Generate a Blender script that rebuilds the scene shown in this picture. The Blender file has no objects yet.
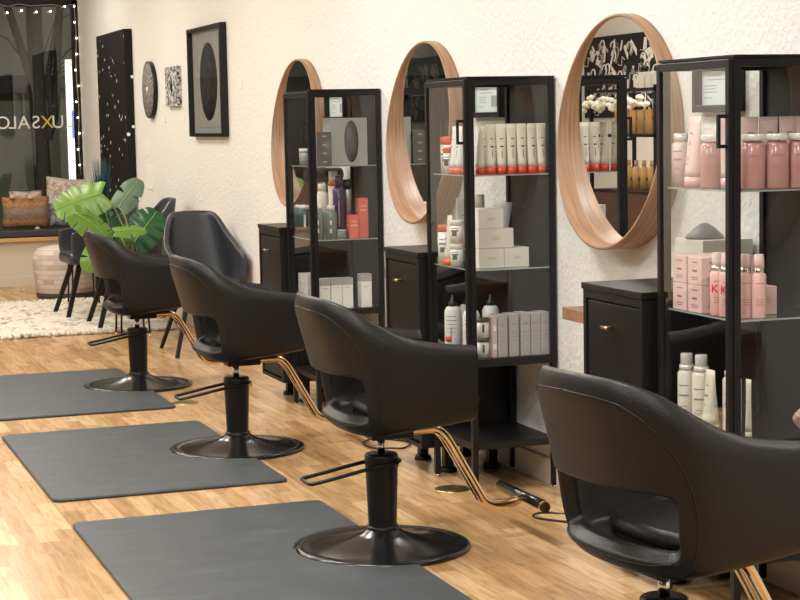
import bpy, bmesh, math, random
from mathutils import Vector, Matrix
random.seed(7)
PI = math.pi
S = bpy.context.scene
COL = S.collection

# ---------------------------------------------------------------- camera
cam_d = bpy.data.cameras.new('camera'); cam = bpy.data.objects.new('camera', cam_d); COL.objects.link(cam)
yaw, pitch, roll = .3426, .0999, -.0195
cy, sy, cp, sp = math.cos(yaw), math.sin(yaw), math.cos(pitch), math.sin(pitch)
fw = Vector((sy*cp, cy*cp, -sp)); rt = Vector((cy, -sy, 0)); up = rt.cross(fw)
c_, s_ = math.cos(roll), math.sin(roll)
rt, up = c_*rt + s_*up, -s_*rt + c_*up
M = Matrix.Identity(4)
for i in range(3):
    M[i][0], M[i][1], M[i][2] = rt[i], up[i], -fw[i]
M.translation = Vector((-2.7933, 0, 1.396))
cam.matrix_world = M
cam_d.sensor_width = 36; cam_d.lens = 1773.8/800*36
cam_d.clip_start = .05; cam_d.clip_end = 100
S.camera = cam
# ---------------------------------------------------------------- world, exposure, lights
w = bpy.data.worlds.new('night'); S.world = w; w.use_nodes = True
w.node_tree.nodes['Background'].inputs[0].default_value = (.16, .165, .15, 1)
w.node_tree.nodes['Background'].inputs[1].default_value = .1
S.view_settings.view_transform = 'Standard'; S.view_settings.look = 'None'
S.view_settings.exposure = 0.28; S.view_settings.gamma = 1; S.view_settings.use_curve_mapping = False
cy_ = S.cycles
cy_.max_bounces = 10; cy_.transparent_max_bounces = 32; cy_.glossy_bounces = 6; cy_.diffuse_bounces = 4
cy_.sample_clamp_indirect = 6
def area(name, loc, size, power, color=(1, .93, .82), rot=(0, 0, 0), shape='DISK', size_y=None):
    l = bpy.data.lights.new(name, 'AREA'); l.shape = shape; l.size = size; l.energy = power; l.color = color
    if size_y: l.size_y = size_y
    o = bpy.data.objects.new(name, l); COL.objects.link(o); o.location = loc; o.rotation_euler = rot
    return o
WARM = (1, .93, .82)
LAMPS_AND_FILL = [(-1.55, .9), (-1.55, 3.2), (-1.55, 5.5), (-1.55, 7.8), (-1.55, 10.1), (-1.5, 12.6), (-1.2, 14.8), (-3.5, 2.2), (-3.5, 4.6), (-3.5, 7.2), (-3.5, 9.8), (-3.5, 12.6)]  # the left row is added fill to brighten the lower wall and floor
for i, (x, y) in enumerate(LAMPS_AND_FILL):
    area('ceiling_lamp_and_fill', (x, y, 2.93), .7, (40 if y < 9 else 29) if x > -2.5 else 42, (1, .99, .955) if y < 9 else (1, .925, .83))
area('street_light', (2.5, 21, 5.5), 1.2, 75, (1, .95, .8), (math.radians(35), 0, math.radians(60)))

# ---------------------------------------------------------------- materials
MATS = {}
def nt(m): return m.node_tree.nodes, m.node_tree.links
def mat(name, col, rough=.5, metal=0, spec=.5, bump=None, coat=0, emis=None, trans=0):
    if name in MATS: return MATS[name]
    m = bpy.data.materials.new(name); m.use_nodes = True; n, l = nt(m)
    b = n['Principled BSDF']
    b.inputs['Base Color'].default_value = (*col, 1); b.inputs['Roughness'].default_value = rough
    b.inputs['Metallic'].default_value = metal; b.inputs['Specular IOR Level'].default_value = spec
    b.inputs['Coat Weight'].default_value = coat; b.inputs['Transmission Weight'].default_value = trans
    if emis: b.inputs['Emission Color'].default_value = (*emis[0], 1); b.inputs['Emission Strength'].default_value = emis[1]
    if bump:
        sc, st, det = bump
        tc = n.new('ShaderNodeTexCoord'); t = n.new('ShaderNodeTexNoise'); t.inputs['Scale'].default_value = sc; t.inputs['Detail'].default_value = det
        bp = n.new('ShaderNodeBump'); bp.inputs['Strength'].default_value = st; bp.inputs['Distance'].default_value = .01
        l.new(tc.outputs['Object'], t.inputs['Vector']); l.new(t.outputs[0], bp.inputs['Height']); l.new(bp.outputs[0], b.inputs['Normal'])
    MATS[name] = m
    return m
def ramp(n, stops):
    r = n.new('ShaderNodeValToRGB'); e = r.color_ramp.elements
    while len(e) > 1: e.remove(e[-1])
    e[0].position = stops[0][0]; e[0].color = (*stops[0][1], 1)
    for p, c in stops[1:]:
        k = e.new(p); k.color = (*c, 1)
    return r
def mapping(n, l, scale, rot=(0, 0, 0), src='Object', loc=(0, 0, 0)):
    tc = n.new('ShaderNodeTexCoord'); mp = n.new('ShaderNodeMapping')
    mp.inputs['Scale'].default_value = scale; mp.inputs['Rotation'].default_value = rot; mp.inputs['Location'].default_value = loc
    l.new(tc.outputs[src], mp.inputs['Vector']); return mp

def wall_mat():
    m = mat('wall_stucco', (.76, .75, .715), .75); n, l = nt(m); b = n['Principled BSDF']
    mp = mapping(n, l, (1, 1, 1))
    t = n.new('ShaderNodeTexNoise'); t.inputs['Scale'].default_value = 52; t.inputs['Detail'].default_value = 2.5; t.inputs['Roughness'].default_value = .55
    t2 = n.new('ShaderNodeTexVoronoi'); t2.inputs['Scale'].default_value = 38
    l.new(mp.outputs[0], t.inputs['Vector']); l.new(mp.outputs[0], t2.inputs['Vector'])
    mx = n.new('ShaderNodeMath'); mx.operation = 'ADD'; l.new(t.outputs[0], mx.inputs[0])
    m2 = n.new('ShaderNodeMath'); m2.operation = 'MULTIPLY'; m2.inputs[1].default_value = .35; l.new(t2.outputs[0], m2.inputs[0]); l.new(m2.outputs[0], mx.inputs[1])
    bp = n.new('ShaderNodeBump'); bp.inputs['Strength'].default_value = .55; bp.inputs['Distance'].default_value = .010
    l.new(mx.outputs[0], bp.inputs['Height']); l.new(bp.outputs[0], b.inputs['Normal'])
    return m
def floor_mat():
    m = mat('beech_floor', (.6, .4, .2), .3); n, l = nt(m); b = n['Principled BSDF']
    mp = mapping(n, l, (1, 1, 1), (0, 0, PI/2))
    br = n.new('ShaderNodeTexBrick'); br.inputs['Scale'].default_value = 1; br.inputs['Brick Width'].default_value = .46
    br.inputs['Row Height'].default_value = .068; br.inputs['Mortar Size'].default_value = .0011; br.inputs['Mortar Smooth'].default_value = .3
    br.offset = .37; br.inputs['Color1'].default_value = (.0, .0, .0, 1); br.inputs['Color2'].default_value = (1, 1, 1, 1); br.inputs['Mortar'].default_value = (.0, .0, .0, 1); br.inputs['Bias'].default_value = 0
    l.new(mp.outputs[0], br.inputs['Vector'])
    cr = ramp(n, [(0, (.43, .25, .112)), (.5, (.54, .335, .16)), (1, (.65, .43, .225))]); l.new(br.outputs['Color'], cr.inputs[0])
    mg = mapping(n, l, (14, 1.6, 1)); g = n.new('ShaderNodeTexNoise'); g.inputs['Scale'].default_value = 3; g.inputs['Detail'].default_value = 5; g.inputs['Distortion'].default_value = .8
    l.new(mg.outputs[0], g.inputs['Vector'])
    gr = ramp(n, [(.3, (.70, .65, .58)), (.55, (1, 1, 1)), (.75, (1.08, 1.08, 1.06))]); l.new(g.outputs[0], gr.inputs[0])
    mx = n.new('ShaderNodeMix'); mx.data_type = 'RGBA'; mx.blend_type = 'MULTIPLY'; mx.inputs[0].default_value = 1
    l.new(cr.outputs[0], mx.inputs[6]); l.new(gr.outputs[0], mx.inputs[7])
    m3 = n.new('ShaderNodeMix'); m3.data_type = 'RGBA'; m3.inputs[7].default_value = (.33, .2, .09, 1)
    l.new(br.outputs['Fac'], m3.inputs[0]); l.new(mx.outputs[2], m3.inputs[6]); l.new(m3.outputs[2], b.inputs['Base Color'])
    b.inputs['Roughness'].default_value = .25; b.inputs['Specular IOR Level'].default_value = .3
    return m
def wood_mat(name, c1, c2, axis='y', scale=1., rough=.4):
    m = mat(name, c1, rough); n, l = nt(m); b = n['Principled BSDF']
    sc = {'x': (1.5, 14, 14), 'y': (14, 1.5, 14), 'z': (14, 14, 1.5)}[axis]
    mp = mapping(n, l, [q*scale for q in sc]); g = n.new('ShaderNodeTexNoise'); g.inputs['Scale'].default_value = 2.2; g.inputs['Detail'].default_value = 6; g.inputs['Distortion'].default_value = 1.2
    l.new(mp.outputs[0], g.inputs['Vector']); r = ramp(n, [(.3, c2), (.62, c1)]); l.new(g.outputs[0], r.inputs[0]); l.new(r.outputs[0], b.inputs['Base Color'])
    return m
def glass_mat(name='clear_glass', tint=(.93, .95, .94), refl=1.0):
    m = bpy.data.materials.new(name); m.use_nodes = True; n, l = nt(m); n.remove(n['Principled BSDF']); out = n['Material Output']
    tr = n.new('ShaderNodeBsdfTransparent'); tr.inputs[0].default_value = (*tint, 1)
    gl = n.new('ShaderNodeBsdfGlossy'); gl.inputs['Roughness'].default_value = .0
    fr = n.new('ShaderNodeFresnel'); fr.inputs[0].default_value = 1.5
    ge = n.new('ShaderNodeNewGeometry'); inv = n.new('ShaderNodeMath'); inv.operation = 'SUBTRACT'; inv.inputs[0].default_value = 1
    l.new(ge.outputs['Backfacing'], inv.inputs[1])
    mu = n.new('ShaderNodeMath'); mu.operation = 'MULTIPLY'; l.new(fr.outputs[0], mu.inputs[0]); l.new(inv.outputs[0], mu.inputs[1])
    mu2 = n.new('ShaderNodeMath'); mu2.operation = 'MULTIPLY'; mu2.use_clamp = True; mu2.inputs[1].default_value = 1.8*refl; l.new(mu.outputs[0], mu2.inputs[0])
    mx = n.new('ShaderNodeMixShader'); l.new(mu2.outputs[0], mx.inputs[0]); l.new(tr.outputs[0], mx.inputs[1]); l.new(gl.outputs[0], mx.inputs[2]); l.new(mx.outputs[0], out.inputs[0])
    return m

WALL = wall_mat(); FLOOR = floor_mat(); GLASS = glass_mat()
CEIL = mat('ceiling_white', (.8, .76, .68), .8)
TRIMW = mat('trim_cream', (.66, .6, .5), .55)
BLACK = mat('black_metal', (.009, .009, .009), .35, 0, .3)
BLACK2 = mat('black_laminate', (.0095, .009, .0085), .4, 0, .3)
BPANEL = mat('black_back_panel', (.012, .012, .0115), .5, 0, .3)
LEATHER = mat('black_leather', (.0105, .010, .0095), .42, 0, .36, (260, .12, 2))
LEATHER2 = mat('slate_leather', (.034, .038, .046), .36, 0, .5, (90, .1, 2))
BASEBLK = mat('black_enamel', (.01, .01, .01), .2, 0, .6)
CHROME = mat('chrome', (.75, .75, .75), .12, 1)
GOLD = mat('polished_gold', (.85, .62, .36), .1, 1)
BRASS = mat('brass', (.55, .45, .2), .3, 1)
MIRROR = mat('mirror_silver', (.93, .94, .93), .0, 1)
def walnut_mat():
    m = mat('walnut_veneer', (.36, .2, .11), .42); n, l = nt(m); b = n['Principled BSDF']
    mp = mapping(n, l, (75, 3, 3)); g = n.new('ShaderNodeTexNoise'); g.inputs['Scale'].default_value = 1.; g.inputs['Detail'].default_value = 5; g.inputs['Distortion'].default_value = .35
    l.new(mp.outputs[0], g.inputs['Vector']); r = ramp(n, [(.3, (.21, .11, .058)), (.5, (.35, .2, .115)), (.7, (.42, .255, .15))]); l.new(g.outputs[0], r.inputs[0]); l.new(r.outputs[0], b.inputs['Base Color'])
    return m
WALNUT = walnut_mat()
LEDGEW = wood_mat('ledge_wood', (.33, .18, .1), (.2, .1, .055), 'y', 1, .45)
def rubber():
    m = mat('mat_rubber', (.075, .08, .082), .45, 0, .25); n, l = nt(m); b = n['Principled BSDF']
    mp = mapping(n, l, (2.2, 5, 1), (0, 0, .5)); t = n.new('ShaderNodeTexNoise'); t.inputs['Scale'].default_value = 2.2; t.inputs['Detail'].default_value = 8; t.inputs['Roughness'].default_value = .7
    l.new(mp.outputs[0], t.inputs['Vector']); r = ramp(n, [(.3, (.054, .061, .066)), (.55, (.068, .077, .082)), (.74, (.105, .113, .116))]); l.new(t.outputs[0], r.inputs[0]); l.new(r.outputs[0], b.inputs['Base Color'])
    return m
RUBBER = rubber()

# ---------------------------------------------------------------- mesh helpers
class MB:
    def __init__(s): s.v = []; s.f = []; s.sm = []; s.T = None
    def add(s, vs, fs, smooth=False):
        o = len(s.v)
        s.v += [tuple(s.T @ Vector(q)) for q in vs] if s.T else [tuple(q) for q in vs]
        s.f += [[i+o for i in f] for f in fs]; s.sm += [smooth]*len(fs); return s
    def box(s, x0, y0, z0, x1, y1, z1):
        v = [(x, y, z) for x in (x0, x1) for y in (y0, y1) for z in (z0, z1)]
        return s.add(v, [(0, 1, 3, 2), (4, 6, 7, 5), (0, 4, 5, 1), (2, 3, 7, 6), (0, 2, 6, 4), (1, 5, 7, 3)])
    def cbox(s, c, d): return s.box(c[0]-d[0]/2, c[1]-d[1]/2, c[2]-d[2]/2, c[0]+d[0]/2, c[1]+d[1]/2, c[2]+d[2]/2)
    def lathe(s, prof, seg=28, c=(0, 0, 0), sx=1, sy=1, cap=True, smooth=True):
        n = len(prof); v = []
        for r, z in prof:
            for k in range(seg):
                a = 2*PI*k/seg; v.append((c[0]+r*sx*math.cos(a), c[1]+r*sy*math.sin(a), c[2]+z))
        f = [(i*seg+k, i*seg+(k+1) % seg, (i+1)*seg+(k+1) % seg, (i+1)*seg+k) for i in range(n-1) for k in range(seg)]
        s.add(v, f, smooth)
        if cap:
            o = len(s.v)-len(v)
            if prof[0][0] > 1e-4: s.f.append([o+k for k in range(seg)][::-1]); s.sm.append(False)
            if prof[-1][0] > 1e-4: s.f.append([o+(n-1)*seg+k for k in range(seg)]); s.sm.append(False)
        return s
    def cyl(s, p, q, r, r2=None, seg=14):
        return s.tube([p, q], r, seg, r2=r2)
    def tube(s, pts, r, seg=10, closed=False, r2=None, flat=1.):
        P = [Vector(p) for p in pts]; n = len(P); v = []; prev = None
        for i, p in enumerate(P):
            if closed: t = P[(i+1) % n]-P[i-1]
            else: t = P[min(i+1, n-1)]-P[max(i-1, 0)]
            t.normalize()
            if prev is None: a = t.orthogonal().normalized() if abs(t.z) > .95 else t.cross(Vector((0, 0, 1))).normalized()
            else: a = (prev - t*prev.dot(t)).normalized()
            prev = a; b = t.cross(a)
            rr = r if r2 is None else r+(r2-r)*i/(n-1)
            for k in range(seg):
                an = 2*PI*k/seg; v.append(p+a*rr*math.cos(an)*flat+b*rr*math.sin(an))
        m = n if closed else n-1
        f = [(i*seg+k, i*seg+(k+1) % seg, ((i+1) % n)*seg+(k+1) % seg, ((i+1) % n)*seg+k) for i in range(m) for k in range(seg)]
        f = [q[::-1] for q in f]
        s.add(v, f, True)
        if not closed:
            o = len(s.v)-len(v); s.f.append([o+k for k in range(seg)]); s.f.append([o+(n-1)*seg+k for k in range(seg)][::-1]); s.sm += [False, False]
        return s
    def prism(s, pts, z0, z1, ax='z'):
        n = len(pts)
        def m(p, h): return {'z': (p[0], p[1], h), 'x': (h, p[0], p[1]), 'y': (p[0], h, p[1])}[ax]
        v = [m(p, z0) for p in pts]+[m(p, z1) for p in pts]
        return s.add(v, [tuple(range(n))[::-1], tuple(range(n, 2*n))]+[(i, (i+1) % n, n+(i+1) % n, n+i) for i in range(n)])
    def build(s, name, m, parent=None, loc=None, bevel=0, label=None, fix=True):
        me = bpy.data.meshes.new(name); me.from_pydata(s.v, [], s.f)
        me.polygons.foreach_set('use_smooth', s.sm)
        if fix:
            b = bmesh.new(); b.from_mesh(me); bmesh.ops.recalc_face_normals(b, faces=b.faces); b.to_mesh(me); b.free()
        me.materials.append(m); o = bpy.data.objects.new(name, me); COL.objects.link(o)
        if parent: o.parent = parent
        if loc: o.location = loc
        if bevel:
            md = o.modifiers.new('bevel', 'BEVEL'); md.width = bevel; md.segments = 2; md.limit_method = 'ANGLE'
        if label: o['label'] = label
        return o
def tag(o, label=None, cat=None, group=None, kind=None):
    if label: o['label'] = label
    if cat: o['category'] = cat
    if group: o['group'] = group
    if kind: o['kind'] = kind
    return o
def thing(name, label, cat, loc=(0, 0, 0), rz=0, group=None):
    o = bpy.data.objects.new(name, None); COL.objects.link(o); o.empty_display_size = .1
    o.location = loc; o.rotation_euler = (0, 0, rz); return tag(o, label, cat, group)
def copy_tree(o, parent=None, mp=None):
    c = o.copy(); COL.objects.link(c)
    if parent: c.parent = parent; c.matrix_parent_inverse = o.matrix_parent_inverse.copy()
    for ch in list(KIDS(o)): copy_tree(ch, c)
    return c
def KIDS(o): return [q for q in bpy.data.objects if q.parent == o]
def dup(o, loc, rz=None, label=None, group=None, scale=None):
    c = copy_tree(o); c.location = loc
    if rz is not None: c.rotation_euler = (0, 0, rz)
    if label: c['label'] = label
    if group: c['group'] = group
    if scale: c.scale = scale
    return c
def struct(o): o['kind'] = 'structure'; return o
def text_mb(txt, size, T, ext=.0008):
    cu = bpy.data.curves.new('t', 'FONT'); cu.body = txt; cu.size = size; cu.extrude = ext; cu.align_x = 'LEFT'
    o = bpy.data.objects.new('t', cu); COL.objects.link(o)
    bpy.context.view_layer.update()
    me = bpy.data.meshes.new_from_object(o.evaluated_get(bpy.context.evaluated_depsgraph_get()))
    mb = MB(); mb.T = T
    mb.add([v.co[:] for v in me.vertices], [list(p.vertices) for p in me.polygons])
    bpy.data.objects.remove(o); bpy.data.curves.remove(cu); bpy.data.meshes.remove(me)
    return mb

# ================================================================= THE SETTING
YE = 16.5; XL = -4.6; YB = -2.5; HC = 3.0
struct(MB().box(XL-.15, YB, -.1, .15, YE+.1, 0).build('floor', FLOOR))
struct(MB().box(XL-.15, YB, HC, .15, YE+.1, HC+.1).build('ceiling', CEIL))
struct(MB().box(0, YB, 0, .15, YE+.1, HC).build('wall_right', WALL))
DARKW = mat('fill_cutting_dark', (.07, .068, .065), .6)  # unseen walls made dark to cut fill light and deepen contrast
struct(MB().box(XL-.15, YB, 0, XL, 9.5, HC).build('wall_left', DARKW))
struct(MB().box(XL-.15, 9.5, 0, XL, YE+.1, HC).build('wall_left_far', WALL))
struct(MB().box(XL, YB-.1, 0, 0, YB, HC).build('wall_back', DARKW))
WX0 = -4.1; WZ1 = 2.57; WZ0 = .42
fw_ = MB(); fw_.box(XL, YE, 0, 0, YE+.1, WZ0); fw_.box(XL, YE, WZ1, 0, YE+.1, HC); fw_.box(XL, YE, WZ0, WX0, YE+.1, WZ1)
struct(fw_.build('wall_front', WALL))
struct(MB().box(-.016, YB, 0, 0, YE, .1).build('baseboard_right', TRIMW, bevel=.003))
win = struct(MB().box(WX0, YE-.02, WZ0, WX0+.06, YE+.08, WZ1).box(-.055, YE-.02, WZ0, 0, YE+.08, WZ1).box(WX0, YE-.02, WZ1-.06, 0, YE+.08, WZ1).box(WX0, YE-.02, WZ0, 0, YE+.08, WZ0+.05).box(-2.45, YE-.01, WZ0, -2.38, YE+.07, WZ1).build('window_1', BLACK))
WG = glass_mat('window_glass', (.75, .78, .76), 1.3)
MB().add([(WX0, YE+.02, WZ0), (0, YE+.02, WZ0), (0, YE+.02, WZ1), (WX0, YE+.02, WZ1)], [(0, 1, 2, 3)]).build('window_pane', WG, win, fix=False)

# ---------- outside in the dark
ASPH = mat('asphalt', (.05, .05, .05), .8); FAC = mat('facade_grey_green', (.33, .34, .28), .8)
tag(MB().box(-12, YE+.1, -.25, 12, YE+18, -.15).build('street', ASPH), 'dark street and pavement outside the shop window', 'street', kind='structure')
fc = thing('building', 'dim grey green building across the street seen through the window', 'building', (0, YE+9, 0))
MB().box(-9, 0, -.15, 12, 2, 9).build('facade', FAC, fc)
MB().box(-.9, -.12, 1.9, 2.6, 0, 2.15).build('canopy', mat('dark_grey', (.05, .05, .05), .6), fc)
MB().box(-9, -.06, -.15, -.95, 0, 2.1).build('shopfront', mat('dark_shopfront', (.02, .02, .02), .3), fc)
pl = thing('white_post', 'bright white painted post outside at right edge of the window', 'post', (.085, YE+1.1, -.15))
MB().box(-.035, -.035, 0, .035, .035, 2.22).build('post', mat('white_paint', (.9, .9, .88), .5, emis=None), pl)
MB().box(-.0, -.043, 1.45, .034, -.037, 1.72).build('blue_sign', mat('blue_sign', (.1, .16, .5), .5), pl, label='small blue notice')
area('post_fill_light', (-.25, YE+.75, 1.3), .25, 16, (1, 1, .97), (math.radians(90), 0, math.radians(-35)), 'RECTANGLE', 1.6)  # added lamp without a fixture, brightens the white post
BARK = mat('bark', (.022, .017, .013), .9, 0, .2, (30, .8, 5))
tr = thing('tree', 'bare street tree with dark forked trunk outside the window', 'tree', (-.1, YE+1.9, -.15))
tb = MB(); tb.tube([(0, 0, 0), (.01, .01, 1), (-.02, 0, 2), (-.02, 0, 2.9), (-.05, 0, 3.8)], .09, 12, r2=.075)
tb.build('trunk', BARK, tr)
def limb(pts, r, r2, par):
    MB().tube(pts, r, 8, r2=r2).build('branch', BARK, par)
limb([(.06, 0, 1.45), (.16, 0, 1.75), (.19, 0, 2.1), (.28, 0, 3.2)], .06, .03, tr)
limb([(.12, 0, 1.7), (.1, 0, 2.1), (.22, .02, 2.7), (.5, .05, 3.1)], .035, .015, tr)
limb([(-.05, 0, 2.0), (-.2, 0, 2.5), (-.45, 0, 3.4)], .05, .03, tr)
limb([(-.05, 0, 2.1), (-.3, -.1, 2.45), (-.9, -.2, 2.75)], .012, .005, tr)
for k in range(9):
    a = random.uniform(-.2, 1.1); z0 = random.uniform(1.9, 2.5); x0 = random.choice([.05, .2])
    limb([(x0, 0, z0), (x0+.25*math.cos(a), random.uniform(-.2, .2), z0+.12+.25*math.sin(a)), (x0+.5*math.cos(a*.7), random.uniform(-.3, .3), z0+.45*math.sin(a)+.1)], .009, .003, tr)

# ---------- fairy lights along the window
LITE = mat('fairy_bulb', (1, .9, .7), .4, emis=((1, .85, .6), 7)); WIREG = mat('pale_wire', (.4, .4, .37), .5)
fl = thing('string_lights', 'white fairy light string clipped round the top and right of the window frame', 'string lights', (0, YE-.03, 0))
wp = [(-.03+.006*math.sin(z*9), 0, z) for z in [WZ0+.55+i*.1 for i in range(16)]]
wt = [(-.03-i*.1, -.01, WZ1-.04-.025*math.sin(i*1.3)**2) for i in range(40)]
MB().tube(wp+wt, .003, 5).build('wire', WIREG, fl)
for i in range(24):
    if i < 11: p = (-.04+random.uniform(-.012, .02), -.012, WZ1-.06-i*.145)
    else: p = (-.12-(i-11)*.13, -.015, WZ1-.06-random.uniform(0, .07))
    MB().lathe([(0, -.009), (.008, -.004), (.008, .004), (0, .009)], 8, p).build('bulb', LITE, fl)

# ---------- window lettering (reads from the street)
LW = mat('white_vinyl', (.7, .7, .66), .5); LG = mat('gold_vinyl', (.55, .38, .05), .5)
lt = thing('window_lettering', 'thin white and gold LUX SALON lettering on the window glass, reversed from inside', 'lettering', (0, YE+.012, 0))
def letters(txt, xr, m):      # xr = right edge as seen from inside
    T = Matrix.Translation((xr, 0, 1.405)) @ Matrix.Rotation(PI, 4, 'Z') @ Matrix.Rotation(PI/2, 4, 'X')
    text_mb(txt, .165, T, .001).build('letter', m, lt, fix=False)
for ch, xr_, m in [('L', -.062, LW), ('U', -.155, LW), ('X', -.252, LG), ('S', -.375, LW), ('A', -.468, LW), ('L', -.582, LW), ('O', -.645, LW), ('N', -.79, LW)]:
    letters(ch, xr_, m)

# ---------- bench under the window
BCH = mat('bench_panel', (.62, .56, .45), .6); PINE = wood_mat('bench_pine', (.66, .4, .15), (.5, .28, .1), 'x', 1, .4)
bn = thing('window_bench', 'long built-in bench with cream front, wooden edge and black seat pad', 'bench', (0, 16.05, 0))
MB().box(-4.0, 0, 0, -.02, .42, .4).build('front_panel', BCH, bn)
MB().box(-4.0, -.012, 0, -.02, 0, .085).build('kick_board', BCH, bn)
MB().box(-4.0, -.05, .4, -.02, .42, .435).build('bench_top', PINE, bn, bevel=.004)
MB().box(-3.98, -.04, .437, -.03, .4, .505).build('seat_pad', mat('charcoal_cushion', (.03, .033, .042), .6), bn, bevel=.015)

# ================================================================= WALL THINGS
def card(y0, y1, z0, z1, name, lab, cat, group=None):
    return tag(MB().box(-.006, y0, z0, 0, y1, z1).build(name, mat('paper', (.8, .78, .72), .7)), lab, cat, group)
card(13.42, 13.62, 1.18, 1.30, 'wall_label', 'white label card beside the black speckled panel, upper of two', 'label')
card(13.35, 13.6, .92, 1.10, 'wall_label', 'taller printed sheet beside the black speckled panel, lower of two', 'label')
card(12.84, 12.92, 1.43, 1.475, 'wall_label', 'tiny white label card right below the round disc artwork', 'label')
card(12.22, 12.3, 1.43, 1.475, 'wall_label', 'tiny white label card right below the square artwork', 'label')
card(10.62, 10.69, 1.62, 1.67, 'wall_label', 'tiny white label card to the right of the oval picture', 'label')

def speck_mat():
    m = mat('speckled_black', (.012, .011, .010), .6, 0, .2); n, l = nt(m); b = n['Principled BSDF']
    mp = mapping(n, l, (9, 15, 10)); v = n.new('ShaderNodeTexVoronoi'); v.inputs['Scale'].default_value = 1; v.inputs['Randomness'].default_value = 1
    l.new(mp.outputs[0], v.inputs['Vector']); r = ramp(n, [(.0, (1, 1, 1)), (.13, (1, 1, 1)), (.16, (0, 0, 0))]); l.new(v.outputs['Distance'], r.inputs[0])
    w2 = n.new('ShaderNodeSeparateColor'); l.new(v.outputs['Color'], w2.inputs[0]); gt = n.new('ShaderNodeMath'); gt.operation = 'GREATER_THAN'; gt.inputs[1].default_value = .35; l.new(w2.outputs[0], gt.inputs[0])
    mu = n.new('ShaderNodeMath'); mu.operation = 'MULTIPLY'; l.new(r.outputs[0], mu.inputs[0]); l.new(gt.outputs[0], mu.inputs[1])
    mx = n.new('ShaderNodeMix'); mx.data_type = 'RGBA'; mx.inputs[6].default_value = (.011, .010, .009, 1); mx.inputs[7].default_value = (.9, .88, .8, 1)
    l.new(mu.outputs[0], mx.inputs[0]); l.new(mx.outputs[2], b.inputs['Base Color']); return m
tag(MB().box(-.065, 14.0, .62, 0, 15.22, 2.17).build('wall_art_panel', speck_mat(), bevel=.003), 'tall black wall panel sprinkled with small white marks, nearest the window', 'artwork')
def radial_mat(name, c1, c2, sc):
    m = mat(name, c1, .8); n, l = nt(m); b = n['Principled BSDF']
    mp = mapping(n, l, (sc, sc, sc)); v = n.new('ShaderNodeTexNoise'); v.inputs['Scale'].default_value = 1; v.inputs['Detail'].default_value = 4; l.new(mp.outputs[0], v.inputs['Vector'])
    r = ramp(n, [(.42, c2), (.58, c1)]); l.new(v.outputs[0], r.inputs[0]); l.new(r.outputs[0], b.inputs['Base Color']); return m
RX = Matrix.Rotation(-PI/2, 4, 'Y')
dt = thing('round_wall_art', 'round grey woven disc artwork with small pale centre', 'artwork', (0, 13.3, 1.675))
d = MB(); d.T = RX; d.lathe([(0, .0), (.2, 0), (.205, .015), (.2, .035), (.02, .035), (0, .035)], 48).build('disc', radial_mat('grey_weave', (.36, .32, .29), (.07, .06, .055), 55), dt)
d = MB(); d.T = RX; d.lathe([(0, .034), (.022, .034), (.02, .042), (0, .042)], 16).build('disc_centre', mat('pale_centre', (.8, .78, .74), .6), dt, label='pale centre dot')
d = MB(); d.T = RX; d.lathe([(.202, .002), (.213, .002), (.213, .033), (.202, .033)], 48, cap=False).build('rim', BLACK, dt)
st = thing('square_wall_art', 'small upright speckled black and white artwork with dark centre', 'artwork', (0, 12.5, 1.68))
MB().box(-.03, -.2, -.14, 0, .2, .14).build('canvas', radial_mat('bw_burst', (.6, .6, .6), (.02, .02, .02), 40), st)
d = MB(); d.T = RX; d.lathe([(0, .028), (.045, .028), (.03, .034), (0, .034)], 20, sx=1.1, sy=.9).build('centre_spot', BLACK, st)
pf = thing('framed_picture', 'large black framed picture of a dark oval on a pale mount', 'picture', (0, 11.45, 1.685))
hw, hh = .465, .36
fr = MB(); t = .032
fr.box(-.045, -hw, -hh, -.002, -hw+t, hh).box(-.045, hw-t, -hh, -.002, hw, hh).box(-.045, -hw+t, -hh, -.002, hw-t, -hh+.024).box(-.045, -hw+t, hh-.024, -.002, hw-t, hh)
fr.build('frame', BLACK, pf, bevel=.002)
MB().box(-.012, -hw+t, -hh+.024, -.003, hw-t, hh-.024).build('mount', mat('grey_mount', (.56, .55, .51), .6), pf)
d = MB(); d.T = RX; d.lathe([(0, .013), (1, .013), (1, .014), (0, .0145)], 48, sx=.255, sy=.235).build('dark_oval', radial_mat('dark_print', (.045, .045, .04), (.012, .012, .012), 18), pf)
mo = MB()
for y0, z0, y1, z1 in [(-.3, -.3, .3, -.297), (-.3, .297, .3, .3), (-.3, -.3, -.296, .3), (.296, -.3, .3, .3)]: mo.box(-.0135, y0, z0, -.0118, y1, z1)
mo.build('mount_line', mat('mount_line', (.3, .3, .28), .6), pf)
MB().add([(-.022, hw-t, -hh+.024), (-.022, -hw+t, -hh+.024), (-.022, -hw+t, hh-.024), (-.022, hw-t, hh-.024)], [(0, 1, 2, 3)]).build('glass', GLASS, pf, fix=False)

# certificates by each mirror
def certificate(yc, lab, a=.165):
    c = thing('framed_certificate', lab, 'certificate', (0, yc, 1.486), group=None)
    b = .078; f = MB(); q = .022
    f.box(-.035, -a, -b, -.001, -a+q, b).box(-.035, a-q, -b, -.001, a, b).box(-.035, -a+q, -b, -.001, a-q, -b+q).box(-.035, -a+q, b-q, -.001, a-q, b)
    f.build('frame', BLACK, c, bevel=.002)
    MB().box(-.01, -a+q, -b+q, -.002, a-q, b-q).build('paper', mat('certificate_paper', (.66, .72, .72), .5), c)
    p = MB()
    for z, y0, y1 in [(.035, -.08, .0), (.022, -.08, .05), (.004, -.1, -.02), (-.006, -.1, -.03), (-.016, -.1, -.02), (-.034, -.1, -.05)]: p.box(-.011, -y1, z-.0015, -.0098, -y0, z+.0015)
    p.box(-.011, -.1, -.035, -.0098, -.03, .01)
    p.build('printing', mat('grey_print', (.33, .37, .38), .6), c)
    return c
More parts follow.
